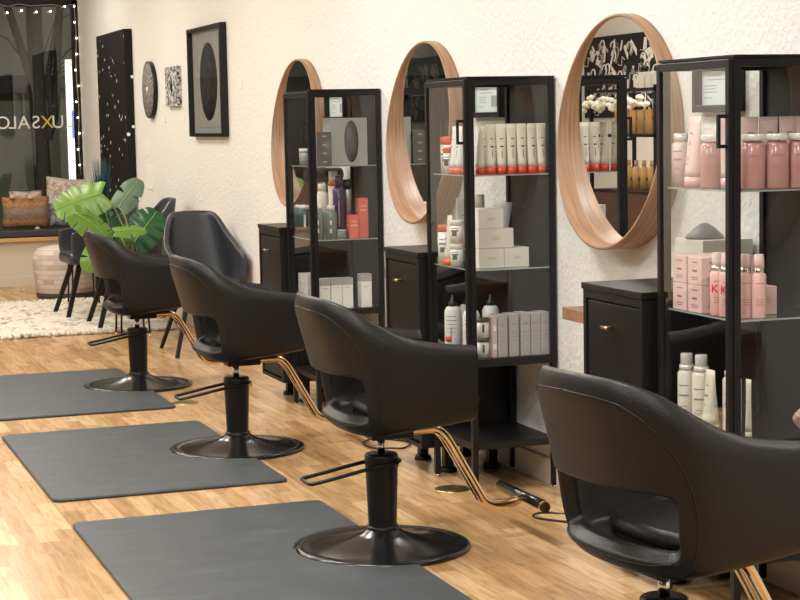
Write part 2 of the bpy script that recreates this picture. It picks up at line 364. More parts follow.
certificate(6.69, 'black framed pale certificate seen through the middle display cabinet')
certificate(4.835, 'black framed pale certificate seen through the nearest display cabinet', .135)
certificate(8.69, 'black framed pale certificate seen at the top of the farthest display cabinet')

# mirrors
def make_mirror(yc, lab):
    t = thing('round_mirror', lab, 'mirror', (0, yc, 1.348), group='round walnut mirrors along the wall')
    N = 96; v = []
    for k in range(N):
        a = 2*PI*k/N; cz, cyk = math.sin(a), math.cos(a); dd = .08-.036*cz        # the rim is deeper at the bottom
        for r_, x_ in ((.390, -.002), (.390, -dd+.003), (.392, -dd), (.398, -dd), (.400, -dd+.003), (.400, -.002)): v.append((x_, r_*cyk, r_*cz))
    f = [(k*6+j, ((k+1) % N)*6+j, ((k+1) % N)*6+j+1, k*6+j+1) for k in range(N) for j in range(5)]
    MB().add(v, f, True).build('rim', WALNUT, t)
    d = MB(); d.T = RX
    d.lathe([(0, .036), (.3895, .036), (.3895, .004)], 96, cap=False, smooth=False).build('mirror_glass', MIRROR, t)
    return t
m0 = make_mirror(9.314, 'round mirror in deep walnut rim, farthest of the row, above the far drawer unit')
dup(m0, (0, 7.354, 1.348), label='round walnut mirror, second from the far end, left of the middle cabinet')
dup(m0, (0, 5.479, 1.348), label='largest looking round walnut mirror, beside the nearest display cabinet')
dup(m0, (0, 3.6, 1.348), label='round walnut mirror at the nearest station, beyond the right edge')

# ledges
for yf, lab in [(9.43, 'wooden wall ledge under the farthest mirror'), (7.47, 'wooden wall ledge under the second mirror'), (5.594, 'thick brown wooden wall ledge beside the nearest drawer unit'), (3.70, 'wooden wall ledge at the nearest station')]:
    tag(MB().box(-.2, yf-.58, .703, 0, yf, .745).build('wall_ledge', LEDGEW, bevel=.002), lab, 'ledge', 'wooden wall ledges')

# ================================================================= DRAWER UNITS
def make_drawers():
    t = thing('drawer_cabinet', 'x', 'cabinet', group='black drawer cabinets')
    W_, X0 = .395, -.40
    b = MB(); b.box(X0+.02, 0, .11, -.018, W_, .868)
    b.build('body', BLACK2, t, bevel=.002)
    MB().box(X0-.005, -.005, .868, -.018, W_+.005, .888).build('top_panel', BLACK2, t, bevel=.002)
    fr = MB(); fr.box(X0, 0, .11, X0+.02, .02, .868).box(X0, W_-.02, .11, X0+.02, W_, .868).box(X0, .02, .11, X0+.02, W_-.02, .125).box(X0, .02, .842, X0+.02, W_-.02, .868)
    fr.build('front_frame', BLACK2, t)
    d = MB().box(X0+.004, .024, .56, X0+.024, W_-.024, .836).build('drawer', BLACK2, t, bevel=.002)
    kn = MB(); kn.tube([(X0-.022, .225, .765), (X0-.022, .175, .765)], .0055, 10); kn.cyl((X0+.004, .2, .765), (X0-.022, .2, .765), .005)
    kn.lathe([(0, 0), (.011, .001), (.011, .004), (0, .005)], 14, (0, 0, 0)) if False else None
    kn.build('handle', BRASS, d)
    d = MB().box(X0+.004, .024, .135, X0+.024, W_-.024, .53).build('door', BLACK2, t, bevel=.002)
    MB().box(X0+.0, .024, .538, X0+.012, W_-.024, .545).build('edge_strip', CHROME, t, label='thin bright strip below the drawer')
    for y in (.055, W_-.055):
        for x in (-.27, -.08):
            f = MB(); f.box(x-.018, y-.018, .02, x+.018, y+.018, .11); f.lathe([(.035, 0), (.037, .006), (.03, .02)], 16, (x, y, 0)); f.build('foot', BLACK2, t)
    return t
dr = make_drawers(); dr.location = (0, 8.466, 0); dr['label'] = 'black drawer cabinet with brass handle, farthest, beside the far display cabinet'
dup(dr, (0, 6.487, 0), label='black drawer cabinet with brass handle, left of the middle display cabinet')
dup(dr, (0, 4.61, 0), label='black drawer cabinet with brass handle, left of the nearest display cabinet')

# ================================================================= DISPLAY CABINETS
CW, CD, HS1, HS2, HB = .4183, .3453, 1.196, .846, .512
SHG = glass_mat('shelf_glass', (.86, .9, .88), .7); SHG_E = mat('glass_edge', (.3, .36, .33), .15, 0, .6)
def make_cabinet():
    t = thing('display_cabinet', 'x', 'cabinet', group='black glass display cabinets')
    X0, X1 = -CD, 0
    p = .022
    fr = MB()
    for x in (X0, X1-p):
        for y in (0, CW-p):
            fr.box(x, y, .012, x+p, y+p, 1.5506)
    fr.box(X0+p, 0, 1.5256, X1-p, p, 1.5506).box(X0+p, CW-p, 1.5256, X1-p, CW, 1.5506)
    fr.box(X0+p, 0, HB-.03, X1-p, p, HB).box(X0+p, CW-p, HB-.03, X1-p, CW, HB)
    fr.box(X0, p, HB-.03, X0+p, CW-p, HB).box(X0, p, 1.5256, X0+p, CW-p, 1.5506).box(X1-p, p, 1.5256, X1, CW-p, 1.5506).box(X1-p, p, HB-.03, X1, CW-p, HB)
    fr.build('frame', BLACK, t, bevel=.0015)
    MB().box(X0-.004, -.004, 1.5506, X1, CW+.004, 1.557).build('top_panel', BLACK, t)
    MB().box(X0+p, p, HB-.012, X1-p, CW-p, HB).build('bottom_panel', BLACK, t)
    MB().box(X1-.012, p, HB, X1-.008, CW-p, 1.5256).build('back_panel', BPANEL, t)
    MB().box(X0+.002, .002, .17, X1-.002, CW-.002, .195).build('lower_shelf', BLACK2, t, bevel=.002)
    # side panes
    MB().add([(X0+p, .006, HB), (X1-p, .006, HB), (X1-p, .006, 1.5256), (X0+p, .006, 1.5256)], [(0, 1, 2, 3)]).build('side_pane', GLASS, t, fix=False)
    MB().add([(X0+p, CW-.006, HB), (X1-p, CW-.006, HB), (X1-p, CW-.006, 1.5256), (X0+p, CW-.006, 1.5256)], [(3, 2, 1, 0)]).build('side_pane', GLASS, t, fix=False)
    for z in (HS1, HS2):
        s = MB().box(X0+.012, .010, z-.0001, X1-.022, CW-.010, z).build('glass_shelf', SHG, t)
        e = MB(); e.box(X0+.010, .008, z-.005, X0+.012, CW-.008, z).box(X0+.012, .008, z-.005, X1-.022, .010, z).box(X0+.012, CW-.010, z-.005, X1-.022, CW-.008, z)
        e.build('shelf_edge', SHG_E, s)
    # door
    dm = MB(); a, b = -.014-CD, -CD-.001; z0, z1 = HB-.025, 1.546; q = .022
    dm.box(a, .002, z0, b, q, z1).box(a, CW-q, z0, b, CW-.002, z1).box(a, q, z0, b, CW-q, z0+q).box(a, q, z1-q, b, CW-q, z1)
    d = dm.build('door', BLACK, t, bevel=.0015)
    MB().add([(X0-.008, CW-q, z0+q), (X0-.008, q, z0+q), (X0-.008, q, z1-q), (X0-.008, CW-q, z1-q)], [(0, 1, 2, 3)]).build('door_pane', GLASS, d, fix=False)
    h = MB(); h.box(a-.026, .012, 1.31, a-.018, .024, 1.40).box(a-.02, .012, 1.31, a, .024, 1.32).box(a-.02, .012, 1.39, a, .024, 1.40)
    h.build('door_handle', BLACK, d, bevel=.001)
    for x in (X0+.011, X1-.011):
        for y in (.011, CW-.011): MB().lathe([(.009, 0), (.009, .012)], 10, (x, y, 0)).build('levelling_foot', CHROME, t)
    return t
CABY = [8.038, 6.058, 4.157]
c0 = make_cabinet(); c0.location = (-.0085, CABY[0], 0); c0['label'] = 'tall black glass display cabinet, farthest, holding dark green and coral hair products'
dup(c0, (-.0085, CABY[1], 0), 0, label='tall black glass display cabinet in the middle, with a row of cream red-based tubes')
dup(c0, (-.0125, CABY[2], 0), -.010, label='tall black glass display cabinet nearest the camera, with pink products')

# ================================================================= PRODUCTS
def C3(n, c, r=.4, **k): return mat(n, c, r, **k)
CREAM = C3('cream_plastic', (.72, .67, .56)); WHITEP = C3('white_plastic', (.82, .8, .76)); RED = C3('coral_red', (.72, .07, .04)); REDD = C3('orange_red', (.8, .12, .03))
GREYP = C3('grey_plastic', (.4, .4, .38)); INK = C3('ink', (.06, .05, .05)); INKR = C3('ink_red', (.5, .05, .05)); INKG = C3('ink_grey', (.3, .28, .26))
PINK = C3('pink_card', (.74, .51, .49), .5); PINKP = C3('pink_plastic', (.78, .46, .44), .3); PINKL = C3('pink_light', (.82, .6, .56), .3)
ROSE = C3('rose_liquid', (.52, .27, .25), .15); SILV = C3('silver_cap', (.74, .72, .68), .2, metal=.15)
NOZ = C3('black_nozzle', (.015, .015, .015), .35); CARTON = C3('white_carton', (.74, .7, .63), .6); CARTG = C3('grey_carton', (.38, .37, .35), .6)
TEAL = C3('teal_plastic', (.0, .16, .2), .25); DKG = C3('dark_green_bottle', (.035, .07, .065), .2); SMOKE = C3('smoky_green', (.16, .2, .18), .2); PURP = C3('purple_plastic', (.07, .035, .10), .25)
CORAL = C3('coral_card', (.72, .15, .1), .5); CLEARC = C3('clear_cap', (.62, .6, .56), .15)

def marks(par, rows, x, ymax, m=INK, name='label_print'):
    """thin printed lines on the -x side and the -y side; rows: (z, width, height)"""
    for mb_m, grp in ((m, rows),):
        b = MB()
        for z, wd, hh_ in grp:
            b.box(-x-.0006, -wd/2, z, -x, wd/2, z+hh_)
            b.box(-wd/2, -ymax-.0006, z, wd/2, -ymax, z+hh_)
        b.build(name, mb_m, par)
def curved_marks(par, r, rows, m=INK, a0=None, name='label_print', sx=1, sy=1):
    """print on a round body, centred on the direction of the camera side"""
    a0 = math.radians(250) if a0 is None else a0
    b = MB()
    for z, wd, hh_ in rows:
        n = 6; half = wd/2/r; v = []
        for i in range(n+1):
            a = a0-half+2*half*i/n
            for zz in (z, z+hh_): v.append(((r*1.012)*sx*math.cos(a), (r*1.012)*sy*math.sin(a), zz))
        b.add(v, [(2*i, 2*i+2, 2*i+3, 2*i+1) for i in range(n)], True)
    b.build(name, m, par, fix=False)

def tube_body(h, r, w2, rot, z0=0):
    """squeeze tube: round at the bottom, flat crimp at the top"""
    mb = MB(); seg = 20; n = 9; v = []
    for i in range(n):
        f = i/(n-1); z = z0+h*f; k = f**1.1
        a_ = r+(w2-r)*k; b_ = r+(.0018-r)*k
        for s in range(seg):
            an = 2*PI*s/seg; x, y = a_*math.cos(an), b_*math.sin(an)
            v.append((x*math.cos(rot)-y*math.sin(rot), x*math.sin(rot)+y*math.cos(rot), z))
    mb.add(v, [(i*seg+s, i*seg+(s+1) % seg, (i+1)*seg+(s+1) % seg, (i+1)*seg+s) for i in range(n-1) for s in range(seg)], True)
    mb.f.append([k for k in range(seg)]); mb.f.append([(n-1)*seg+k for k in range(seg)]); mb.sm += [False]*2
    return mb
def make_tube(lab, loc, h=.185, r=.019, w2=.021, body=CREAM, capm=RED, caph=.024, rot=0., rows=((.13, .02, .003), (.1, .022, .005), (.06, .004, .03)), ink=INK, group=None, name='product_tube'):
    t = thing(name, lab, 'tube', loc, group=group)
    tube_body(h-caph, r, w2, rot, caph).build('tube_body', body, t)
    MB().lathe([(r*1.02, 0), (r*1.02, caph)], 20).build('cap', capm, t)
    curved_marks(t, r*.95, rows, ink, None) if False else None
    b = MB()
    for z, wd, hh_ in rows:
        f = (z-caph)/(h-caph); rr = r+(.0018-r)*f**1.1
        nx, ny = math.sin(rot), -math.cos(rot)   # flat side normal
        tx, ty = math.cos(rot), math.sin(rot)
        for sgn in (1, -1):
            rr0 = r+(.0018-r)*max(0, f)**1.1+.0006; f2 = (z+hh_-caph)/(h-caph); rr1 = r+(.0018-r)*f2**1.1+.0006
            b.add([(sgn*nx*rr0-tx*wd/2*.6, sgn*ny*rr0-ty*wd/2*.6, z), (sgn*nx*rr0+tx*wd/2*.6, sgn*ny*rr0+ty*wd/2*.6, z), (sgn*nx*rr1+tx*wd/2*.6, sgn*ny*rr1+ty*wd/2*.6, z+hh_), (sgn*nx*rr1-tx*wd/2*.6, sgn*ny*rr1-ty*wd/2*.6, z+hh_)], [(0, 1, 2, 3)])
    b.build('label_print', ink, t)
    return t
def make_bottle(lab, loc, prof, body, cap_prof=None, capm=WHITEP, rows=(), ink=INK, group=None, name='product_bottle', cat='bottle', sx=1, sy=1, a0=None, extra=None):
    t = thing(name, lab, cat, loc, group=group)
    MB().lathe(prof, 24, sx=sx, sy=sy).build('bottle_body', body, t)
    if cap_prof: MB().lathe(cap_prof, 20).build('cap', capm, t)
    if extra: MB().lathe(extra[0], 20).build('collar', extra[1], t)
    if rows: curved_marks(t, max(q[0] for q in prof), rows, ink, a0, sx=sx, sy=sy)
    return t
def make_carton(lab, loc, dx, dy, h, m, rows=(), ink=INK, group=None, name='product_box', bev=.0015, rz=0, lid=None):
    t = thing(name, lab, 'box', loc, rz, group)
    MB().box(-dx/2, -dy/2, 0, dx/2, dy/2, h).build('carton', m, t, bevel=bev)
    if lid: MB().box(-dx/2-.0005, -dy/2-.0005, h*lid[0], dx/2+.0005, dy/2+.0005, h*lid[0]+lid[2]).build('band', lid[1], t)
    if rows: marks(t, rows, dx/2, dy/2, ink)
    return t
G = .0006
# ---- middle cabinet, upper shelf: row of cream tubes
tx = [-.335, -.287, -.2445, -.203, -.1615, -.120, -.0785, -.040]
place = ['first from the door', 'second from the door', 'third from the door', 'fourth from the door', 'fifth from the door', 'third from the back panel', 'second from the back panel', 'closest to the back panel']
for i, x in enumerate(tx):
    make_tube('cream red-based tube in the middle cabinet front row, ' + place[i], (x-.003, CABY[1]+.045, HS1+G), .186,   .0186, .0201, CREAM, RED, .026, rot=(1.3 if i in (0, 1) else random.uniform(-.15, .15)), group='cream red-based tubes in the middle cabinet')
for i, x in enumerate(tx[2:7]):
    make_tube('cream tube in the back row of the middle cabinet, ' + ['nearest the door', 'second from the door', 'in the middle of it', 'second from the back panel', 'nearest the back panel'][i], (x-.003, CABY[1]+.1, HS1+G), .18, .0185, .02, CREAM, RED, .026, rot=0, group='back row of cream red-based tubes')
def jar(lab, loc, h, r, capm=REDD, caph=.03, grp=None):
    return make_bottle(lab, loc, [(r, 0), (r, h-caph), (r*.96, h-caph)], WHITEP, [(r*1.03, h-caph), (r*1.03, h-.002), (r, h)], capm, ((h*.62, .03, .003), (h*.5, .034, .006), (h*.3, .02, .02)), group=grp, name='product_jar', cat='jar', a0=math.radians(225))
jar('white bottle with wide red cap at the far door edge, middle cabinet upper shelf', (-.29, CABY[1]+.385, HS1+G), .14, .025)
jar('white red-capped bottle, second from the far door edge, middle cabinet upper shelf', (-.30, CABY[1]+.328, HS1+G), .14, .025)
jar('short white bottle with red cap standing in front, middle cabinet upper shelf', (-.327, CABY[1]+.285, HS1+G), .1, .016, REDD, .022)
make_tube('tall white red-based tube left of the door handle, middle cabinet upper shelf', (-.315, CABY[1]+.235, HS1+G), .18, .023, .024, WHITEP, REDD, .024, rot=PI/2)
make_tube('tall white tube with red base behind the door handle, middle cabinet', (-.315, CABY[1]+.18, HS1+G), .18, .022, .023, WHITEP, REDD, .024, rot=PI/2)
# ---- middle cabinet, lower glass shelf
jar('cream bottle with wide orange cap on the second shelf of the middle cabinet', (-.315, CABY[1]+.355, HS2+G), .15, .028, REDD, .026)
make_tube('cream tube with orange base on the second shelf of the middle cabinet', (-.322, CABY[1]+.285, HS2+G), .19, .026, .024, CREAM, REDD, .024, rot=PI/2)
for k, z in enumerate((0, .088)):
    jar(['lower white jar of a stack behind the cabinet door, middle cabinet', 'upper white jar of a stack behind the cabinet door, middle cabinet'][k], (-.322, CABY[1]+.215, HS2+G+z*1.02), .085, .024, WHITEP, .02)
make_bottle('pale grey spray can at the back of the second shelf, middle cabinet', (-.18, CABY[1]+.33, HS2+G), [(.029, 0), (.029, .19), (.02, .215)], C3('pale_grey_can', (.5, .54, .56), .3), [(.02, .215), (.02, .262), (.017, .265)], WHITEP, ((.12, .03, .004),))
CB = [(-.248, .10, 0, .1, 'bottom left'), (-.1455, .10, 0, .1, 'bottom right'), (-.228, .14, .0735, .14, 'long middle one'), (-.248, .10, .147, .1, 'topmost')]
for x, dx, z, w_, nm in CB:
    make_carton('white box in the middle cabinet stack on the second shelf, ' + nm, (x, CABY[1]+.1, HS2+G+z*1.004+(.0006 if z else 0)), dx, .1, .073, CARTON, ((.03, .03, .012),), C3('faint_print', (.62, .57, .5), .6), group='white boxes stacked in the middle cabinet')
make_bottle('white flared dispenser beside the stacked boxes, middle cabinet', (-.135, CABY[1]+.2, HS2+G), [(.03, 0), (.022, .15), (.036, .23), (.036, .235)], C3('frosted_white', (.6, .62, .62), .3), None)
# ---- middle cabinet, bottom
def applicator(lab, loc, dot=False, grp=None):
    t = make_bottle(lab, loc, [(.032, 0), (.033, .005), (.033, .15), (.026, .165), (.014, .17)], WHITEP, [(.017, .168), (.017, .184), (.009, .19), (.004, .212), (.002, .213)], NOZ, ((.13, .04, .003), (.115, .045, .003), (.1, .03, .003), (.085, .045, .002), (.07, .04, .002), (.03, .005, .06)), INKG, grp, a0=math.radians(235))
    if dot:
        d = MB(); a = math.radians(215)
        d.T = Matrix.Rotation(a, 4, 'Z') @ Matrix.Translation((.0335, 0, .045)) @ Matrix.Rotation(PI/2, 4, 'Y')
        d.lathe([(0, 0), (.013, 0), (.013, .001), (0, .0012)], 18).build('round_sticker', REDD, t, label='orange round sticker')
    return t
applicator('white applicator bottle with black nozzle and orange round sticker, middle cabinet bottom', (-.30, CABY[1]+.325, HB+G), True)
applicator('white applicator bottle behind the door frame, middle cabinet bottom', (-.29, CABY[1]+.16, HB+G))
applicator('white applicator bottle at the back left, middle cabinet bottom', (-.22, CABY[1]+.375, HB+G))
applicator('white applicator bottle in the back behind the front bottles, middle cabinet bottom', (-.16, CABY[1]+.28, HB+G))
for k in (0, 1):
    make_bottle(['white jar with dark lid, lower of two stacked beside the grey boxes', 'white jar with dark lid, upper of two stacked beside the grey boxes'][k], (-.285, CABY[1]+.055, HB+G+k*.0752), [(.022, 0), (.022, .058)], WHITEP, [(.023, .058), (.023, .074)], C3('brown_lid', (.08, .05, .04), .4), ((.02, .008, .03),), name='product_jar', cat='jar')
make_carton('narrow pink and white printed box beside the grey boxes, middle cabinet bottom', (-.250, CABY[1]+.06, HB+G), .018, .07, .155, C3('pale_pink_card', (.6, .45, .43), .5), ((.03, .012, .02), (.1, .012, .02)), WHITEP)
gx = [-.2125, -.166, -.1155, -.0745, -.0335]
gl = ['first grey', 'second grey', 'third grey', 'fourth grey', 'fifth grey']
for i, x in enumerate([-.2165, -.1705, -.1235, -.0815, -.0415]):
    make_carton(gl[i] + ' carton from the door side in the row at the middle cabinet bottom', (x-.002, CABY[1]+.06, HB+G), .038, .075, .158+.002*(i % 3), CARTG, ((.06, .024, .002), (.075, .024, .002), (.09, .026, .002), (.12, .02, .004)), C3('grey_print2', (.25, .24, .23), .6), group='grey cartons in the middle cabinet')
# ---- nearest cabinet, upper shelf
Y3 = CABY[2]
def pink_tube(lab, loc, h=.19, r=.024, w2=.028, rot=PI/2, grp=None):
    t = make_tube(lab, loc, h, r, w2, PINKL, PINKP, .03, rot, ((.15, .03, .004), (.118, .012, .012), (.085, .03, .002), (.078, .024, .002), (.065, .03, .002)), C3('ink_rose', (.5, .2, .2), .5), grp)
    return t
def rose_bottle(lab, loc, grp=None, h=.13, body=None):
    return make_bottle(lab, loc, [(.034, 0), (.036, .004), (.035, h-.012), (.026, h)], body or ROSE, [(.031, h+.002), (.031, h+.006), (.031, h+.017), (.03, h+.019)], SILV, ((.09, .03, .003), (.06, .036, .002), (.05, .03, .002)), C3('ink_rose', (.5, .2, .2), .5), grp, sx=.95, sy=.75, a0=math.radians(250))
make_bottle('slim frosted pink bottle at far end of the nearest cabinet upper shelf', (-.315, Y3+.37, HS1+G), [(.027, 0), (.027, .12), (.02, .128)], C3('frosted_pink', (.68, .52, .5), .3), [(.022, .128), (.022, .152)], SILV, ((.1, .03, .003), (.075, .026, .006), (.05, .02, .002)), C3('ink_rose', (.5, .2, .2), .5), a0=math.radians(215))
pink_tube('large pale pink tube behind the door of the nearest cabinet, upper shelf', (-.318, Y3+.285, HS1+G), .2, .03, .034)
pink_tube('pink tube behind the door handle of the nearest cabinet, upper shelf', (-.255, Y3+.225, HS1+G), .195, .027, .032)
rose_bottle('rose tinted bottle with pale cap behind the door handle of the nearest cabinet', (-.318, Y3+.19, HS1+G))
pos3 = ['first past the corner post', 'second past the corner post', 'third past the corner post', 'fourth, nearest the back panel']
for i, x in enumerate((-.275, -.2, -.128, -.062)):
    rose_bottle('rose bottle with pale cap in the nearest cabinet, ' + pos3[i], (x, Y3+.045, HS1+G), 'rose bottles in the nearest cabinet')
for i, x in enumerate((-.30, -.238, -.177, -.116, -.066)):
    pink_tube('pink tube in the nearest cabinet back row, ' + ['behind the corner post', 'second past the corner post', 'in the middle', 'second from the back panel', 'closest to the back panel'][i], (x, Y3+.125, HS1+G), .195, .024, .029, 0, 'back row pink tubes in the nearest cabinet')
# ---- nearest cabinet, second shelf
for j, (yy, xx) in enumerate([(.33, -.305), (.242, -.305), (.33, -.215), (.242, -.215)]):
    for k in (0, 1):
        lab = ['lower', 'upper'][k] + ' pink cube box ' + ['at far end by the door', 'nearer the camera by the door', 'at far end in the back row', 'nearer the camera in the back row'][j] + ', nearest cabinet'
        make_carton(lab, (xx, Y3+yy, HS2+G+k*.0785), .078, .078, .0775, PINK, ((.062, .03, .003), (.037, .026, .005), (.02, .04, .002), (.014, .034, .002)), C3('ink_wine', (.3, .08, .1), .5), group='pink cube boxes in the nearest cabinet')
make_carton('single pink box standing behind the spray bottles, nearest cabinet second shelf', (-.20, Y3+.13, HS2+G), .066, .066, .078, PINK, ((.03, .03, .02),), C3('pink_print', (.66, .38, .37), .5))
def sprayb(lab, loc, k=False):
    t = make_bottle(lab, loc, [(.0185, 0), (.0195, .003), (.0195, .118), (.015, .124)], PINKP, [(.0145, .136), (.0145, .152), (.013, .172), (.012, .174)], PINKL, ((.095, .026, .002), (.05, .026, .002), (.043, .022, .002), (.036, .026, .002)), C3('ink_rose', (.5, .2, .2), .5), 'pink spray bottles in the nearest cabinet', extra=([(.0155, .122), (.0155, .137)], CHROME))
    if k:
        a = math.radians(225)
        T = Matrix.Rotation(a, 4, 'Z') @ Matrix.Translation((.0202, -.012, .065)) @ Matrix.Rotation(PI/2, 4, 'Z') @ Matrix.Rotation(PI/2, 4, 'X')
        text_mb('K', .032, T, .0004).build('printed_letter', C3('bright_red', (.75, .02, .02), .4), t, fix=False, label='red letter K')
    return t
sprayb('pink spray bottle with red letter K behind the door, next to the cube boxes', (-.322, Y3+.155, HS2+G), True)
sprayb('pink spray bottle second from the cube boxes, left of the corner post', (-.322, Y3+.105, HS2+G), True)
sprayb('pink spray bottle half hidden by the corner post of the nearest cabinet', (-.29, Y3+.06, HS2+G))
sprayb('pink spray bottle just right of the corner post of the nearest cabinet', (-.262, Y3+.035, HS2+G))
# ---- nearest cabinet, bottom
def mousse(lab, loc, h=.19):
    return make_bottle(lab, loc, [(.026, 0), (.0265, .004), (.0265, h-.055), (.02, h-.045)], CREAM, [(.018, h-.045), (.018, h), (.016, h+.003)], CLEARC, ((.11, .03, .003), (.08, .03, .005), (.05, .02, .002), (.04, .02, .002)), INKG, 'cream bottles at the bottom of the nearest cabinet', extra=([(.0215, h-.046), (.0215, h-.03)], SILV), a0=math.radians(222))
mousse('cream pump bottle with clear cap, farthest of the four behind the door', (-.305, Y3+.36, HB+G), .2)
mousse('cream pump bottle with silver collar, second of the four behind the door', (-.305, Y3+.275, HB+G), .205)
make_tube('cream squeeze tube leaning in front of the cream bottles, nearest cabinet bottom', (-.318, Y3+.2, HB+G), .175, .025, .026, CREAM, CLEARC, .022, PI/2, ((.13, .025, .003), (.1, .028, .006), (.075, .02, .002)), INKG)
mousse('cream pump bottle with clear cap beside the corner post, nearest cabinet bottom', (-.275, Y3+.155, HB+G), .205)
make_tube('cream tube seen edge on right of the corner post, nearest cabinet bottom', (-.285, Y3+.05, HB+G), .165, .009, .014, CREAM, CREAM, .02, PI/2, ((.1, .01, .003),), INKG)
# shell ornament at the bottom right
orn = MB()
for k in range(9):
    a = k*.7; orn.lathe([(0, -.012), (.009, -.008), (.013, 0), (.009, .008), (0, .012)], 10, (.012*math.cos(a), .012*math.sin(a), .012+k*.0085))
tag(orn.build('shell_ornament', C3('shell_pink', (.7, .5, .44), .45), loc=(-.118, Y3+.05, HB+G)), 'small knobbly pinkish shell ornament at the bottom of the nearest cabinet', 'ornament')
# ---- far cabinet
Y1 = CABY[0]
make_carton('large silver grey box with painted dark reflection on the far cabinet upper shelf', (-.148, Y1+.12, HS1+G), .185, .12, .225, C3('silver_card', (.42, .42, .4), .35), ())
ov = bpy.data.objects['carton'] if False else None
d = MB(); d.T = Matrix.Rotation(PI/2, 4, 'X'); d.lathe([(0, 0), (1, 0), (1, .0008), (0, .0009)], 32, sx=.035, sy=.1)
bigbox = [o for o in bpy.data.objects if o.get('label', '').startswith('large silver grey box')][0]
d.build('painted_reflection', C3('oval_grey', (.12, .12, .12), .4), bigbox, loc=(.012, -.0605, .113))  # dark oval put in as the reflection on the silver box
for k in range(4):
    make_carton(['bottom', 'second', 'third', 'top'][k] + ' flat brown grey box in the pile on the far cabinet upper shelf', (-.278, Y1+.09, HS1+G+k*.0402), .07, .1, .0395, C3('taupe_card', (.14, .125, .115), .5), ((.015, .02, .008),), GREYP, group='pile of flat boxes in the far cabinet')
make_bottle('round white tub on the far cabinet upper shelf behind the door', (-.29, Y1+.3, HS1+G), [(.035, 0), (.035, .06), (.03, .062)], GREYP, [(.036, .062), (.036, .08)], WHITEP, name='product_jar', cat='jar')
make_bottle('small dark bottle beside the white tub, far cabinet upper shelf', (-.27, Y1+.22, HS1+G), [(.022, 0), (.022, .09), (.012, .1)], DKG, [(.012, .1), (.012, .13)], NOZ)
for k, y in enumerate((.35, .27)):
    make_bottle(['dark green bottle with silver collar, far end of the far cabinet second shelf', 'dark green bottle with silver collar, second from the far end, far cabinet'][k], (-.31, Y1+y, HS2+G), [(.036, 0), (.036, .13), (.03, .135)], DKG, [(.03, .135), (.03, .155)], SILV, ((.05, .01, .06),), WHITEP, a0=math.radians(245))
make_bottle('bright teal bottle behind the dark green bottles, far cabinet', (-.21, Y1+.3, HS2+G), [(.036, 0), (.036, .19), (.028, .2)], TEAL, [(.025, .2), (.025, .25)], TEAL)
for k, (x, y) in enumerate([(-.30, .16), (-.305, .08), (-.25, .05)]):
    make_bottle('smoky grey green bottle on the far cabinet second shelf, ' + ['by the door', 'at the corner post', 'behind the side glass'][k], (x, Y1+y, HS2+G), [(.028, 0), (.028, .125), (.02, .135)], SMOKE, [(.019, .135), (.019, .16)], SILV, ((.03, .008, .02), (.07, .008, .02)), WHITEP, a0=math.radians(250))
make_bottle('tall cream bottle at the back of the far cabinet second shelf', (-.245, Y1+.2, HS2+G), [(.026, 0), (.026, .21), (.018, .225)], CREAM, [(.02, .225), (.02, .26)], CREAM)
make_bottle('cream pump bottle with orange label at the back of the far cabinet', (-.20, Y1+.16, HS2+G), [(.026, 0), (.026, .25), (.02, .255)], CREAM, [(.022, .27), (.022, .32)], WHITEP, extra=([(.0265, .25), (.0265, .27)], REDD))
make_bottle('tall purple bottle in the far cabinet second shelf', (-.195, Y1+.09, HS2+G), [(.031, 0), (.031, .235), (.02, .25)], PURP, [(.018, .25), (.018, .3)], PURP, ((.06, .006, .12),), INKG)
make_bottle('tall silver spray can with black cap beside the purple bottle', (-.14, Y1+.13, HS2+G), [(.024, 0), (.024, .225), (.02, .235)], C3('brushed_silver', (.5, .5, .52), .3, metal=.7), [(.024, .236), (.024, .28)], NOZ)
make_bottle('low smoky glass jar in front of the purple bottle, far cabinet', (-.205, Y1+.035, HS2+G), [(.026, 0), (.026, .03), (.022, .034)], SMOKE, [(.024, .034), (.024, .044)], GREYP, name='product_jar', cat='jar')
make_carton('shorter coral red box on the far cabinet second shelf', (-.145, Y1+.045, HS2+G), .046, .05, .112, CORAL, ((.06, .03, .006), (.08, .026, .004)), C3('pale_coral', (.8, .5, .45), .5))
make_carton('taller coral red box on the far cabinet second shelf, beside the back panel', (-.088, Y1+.07, HS2+G), .048, .05, .19, CORAL, ((.13, .03, .006), (.15, .026, .004)), C3('pale_coral', (.8, .5, .45), .5))
for k, x in enumerate((-.298, -.24, -.184)):
    make_carton('white carton with grey top at the far cabinet bottom, ' + ['first past the corner post', 'second past the corner post', 'third past the corner post'][k], (x, Y1+.05, HB+G), .054, .06, .145, WHITEP, ((.1, .03, .002),), INKG, group='white cartons at the far cabinet bottom', lid=(.78, CARTG, .033))
make_carton('white carton with grey top band standing alone near the back panel, far cabinet bottom', (-.088, Y1+.05, HB+G), .052, .06, .16, WHITEP, ((.1, .03, .002),), INKG, lid=(.78, CARTG, .036))
for k, y in enumerate((.37, .315, .26)):
    make_carton('thin white carton behind the door at the far cabinet bottom, ' + ['farthest', 'middle one', 'nearest'][k] + ' of three', (-.29, Y1+y, HB+G), .06, .05, .15, WHITEP, ((.1, .03, .002),), INKG, group='thin white cartons behind the door')
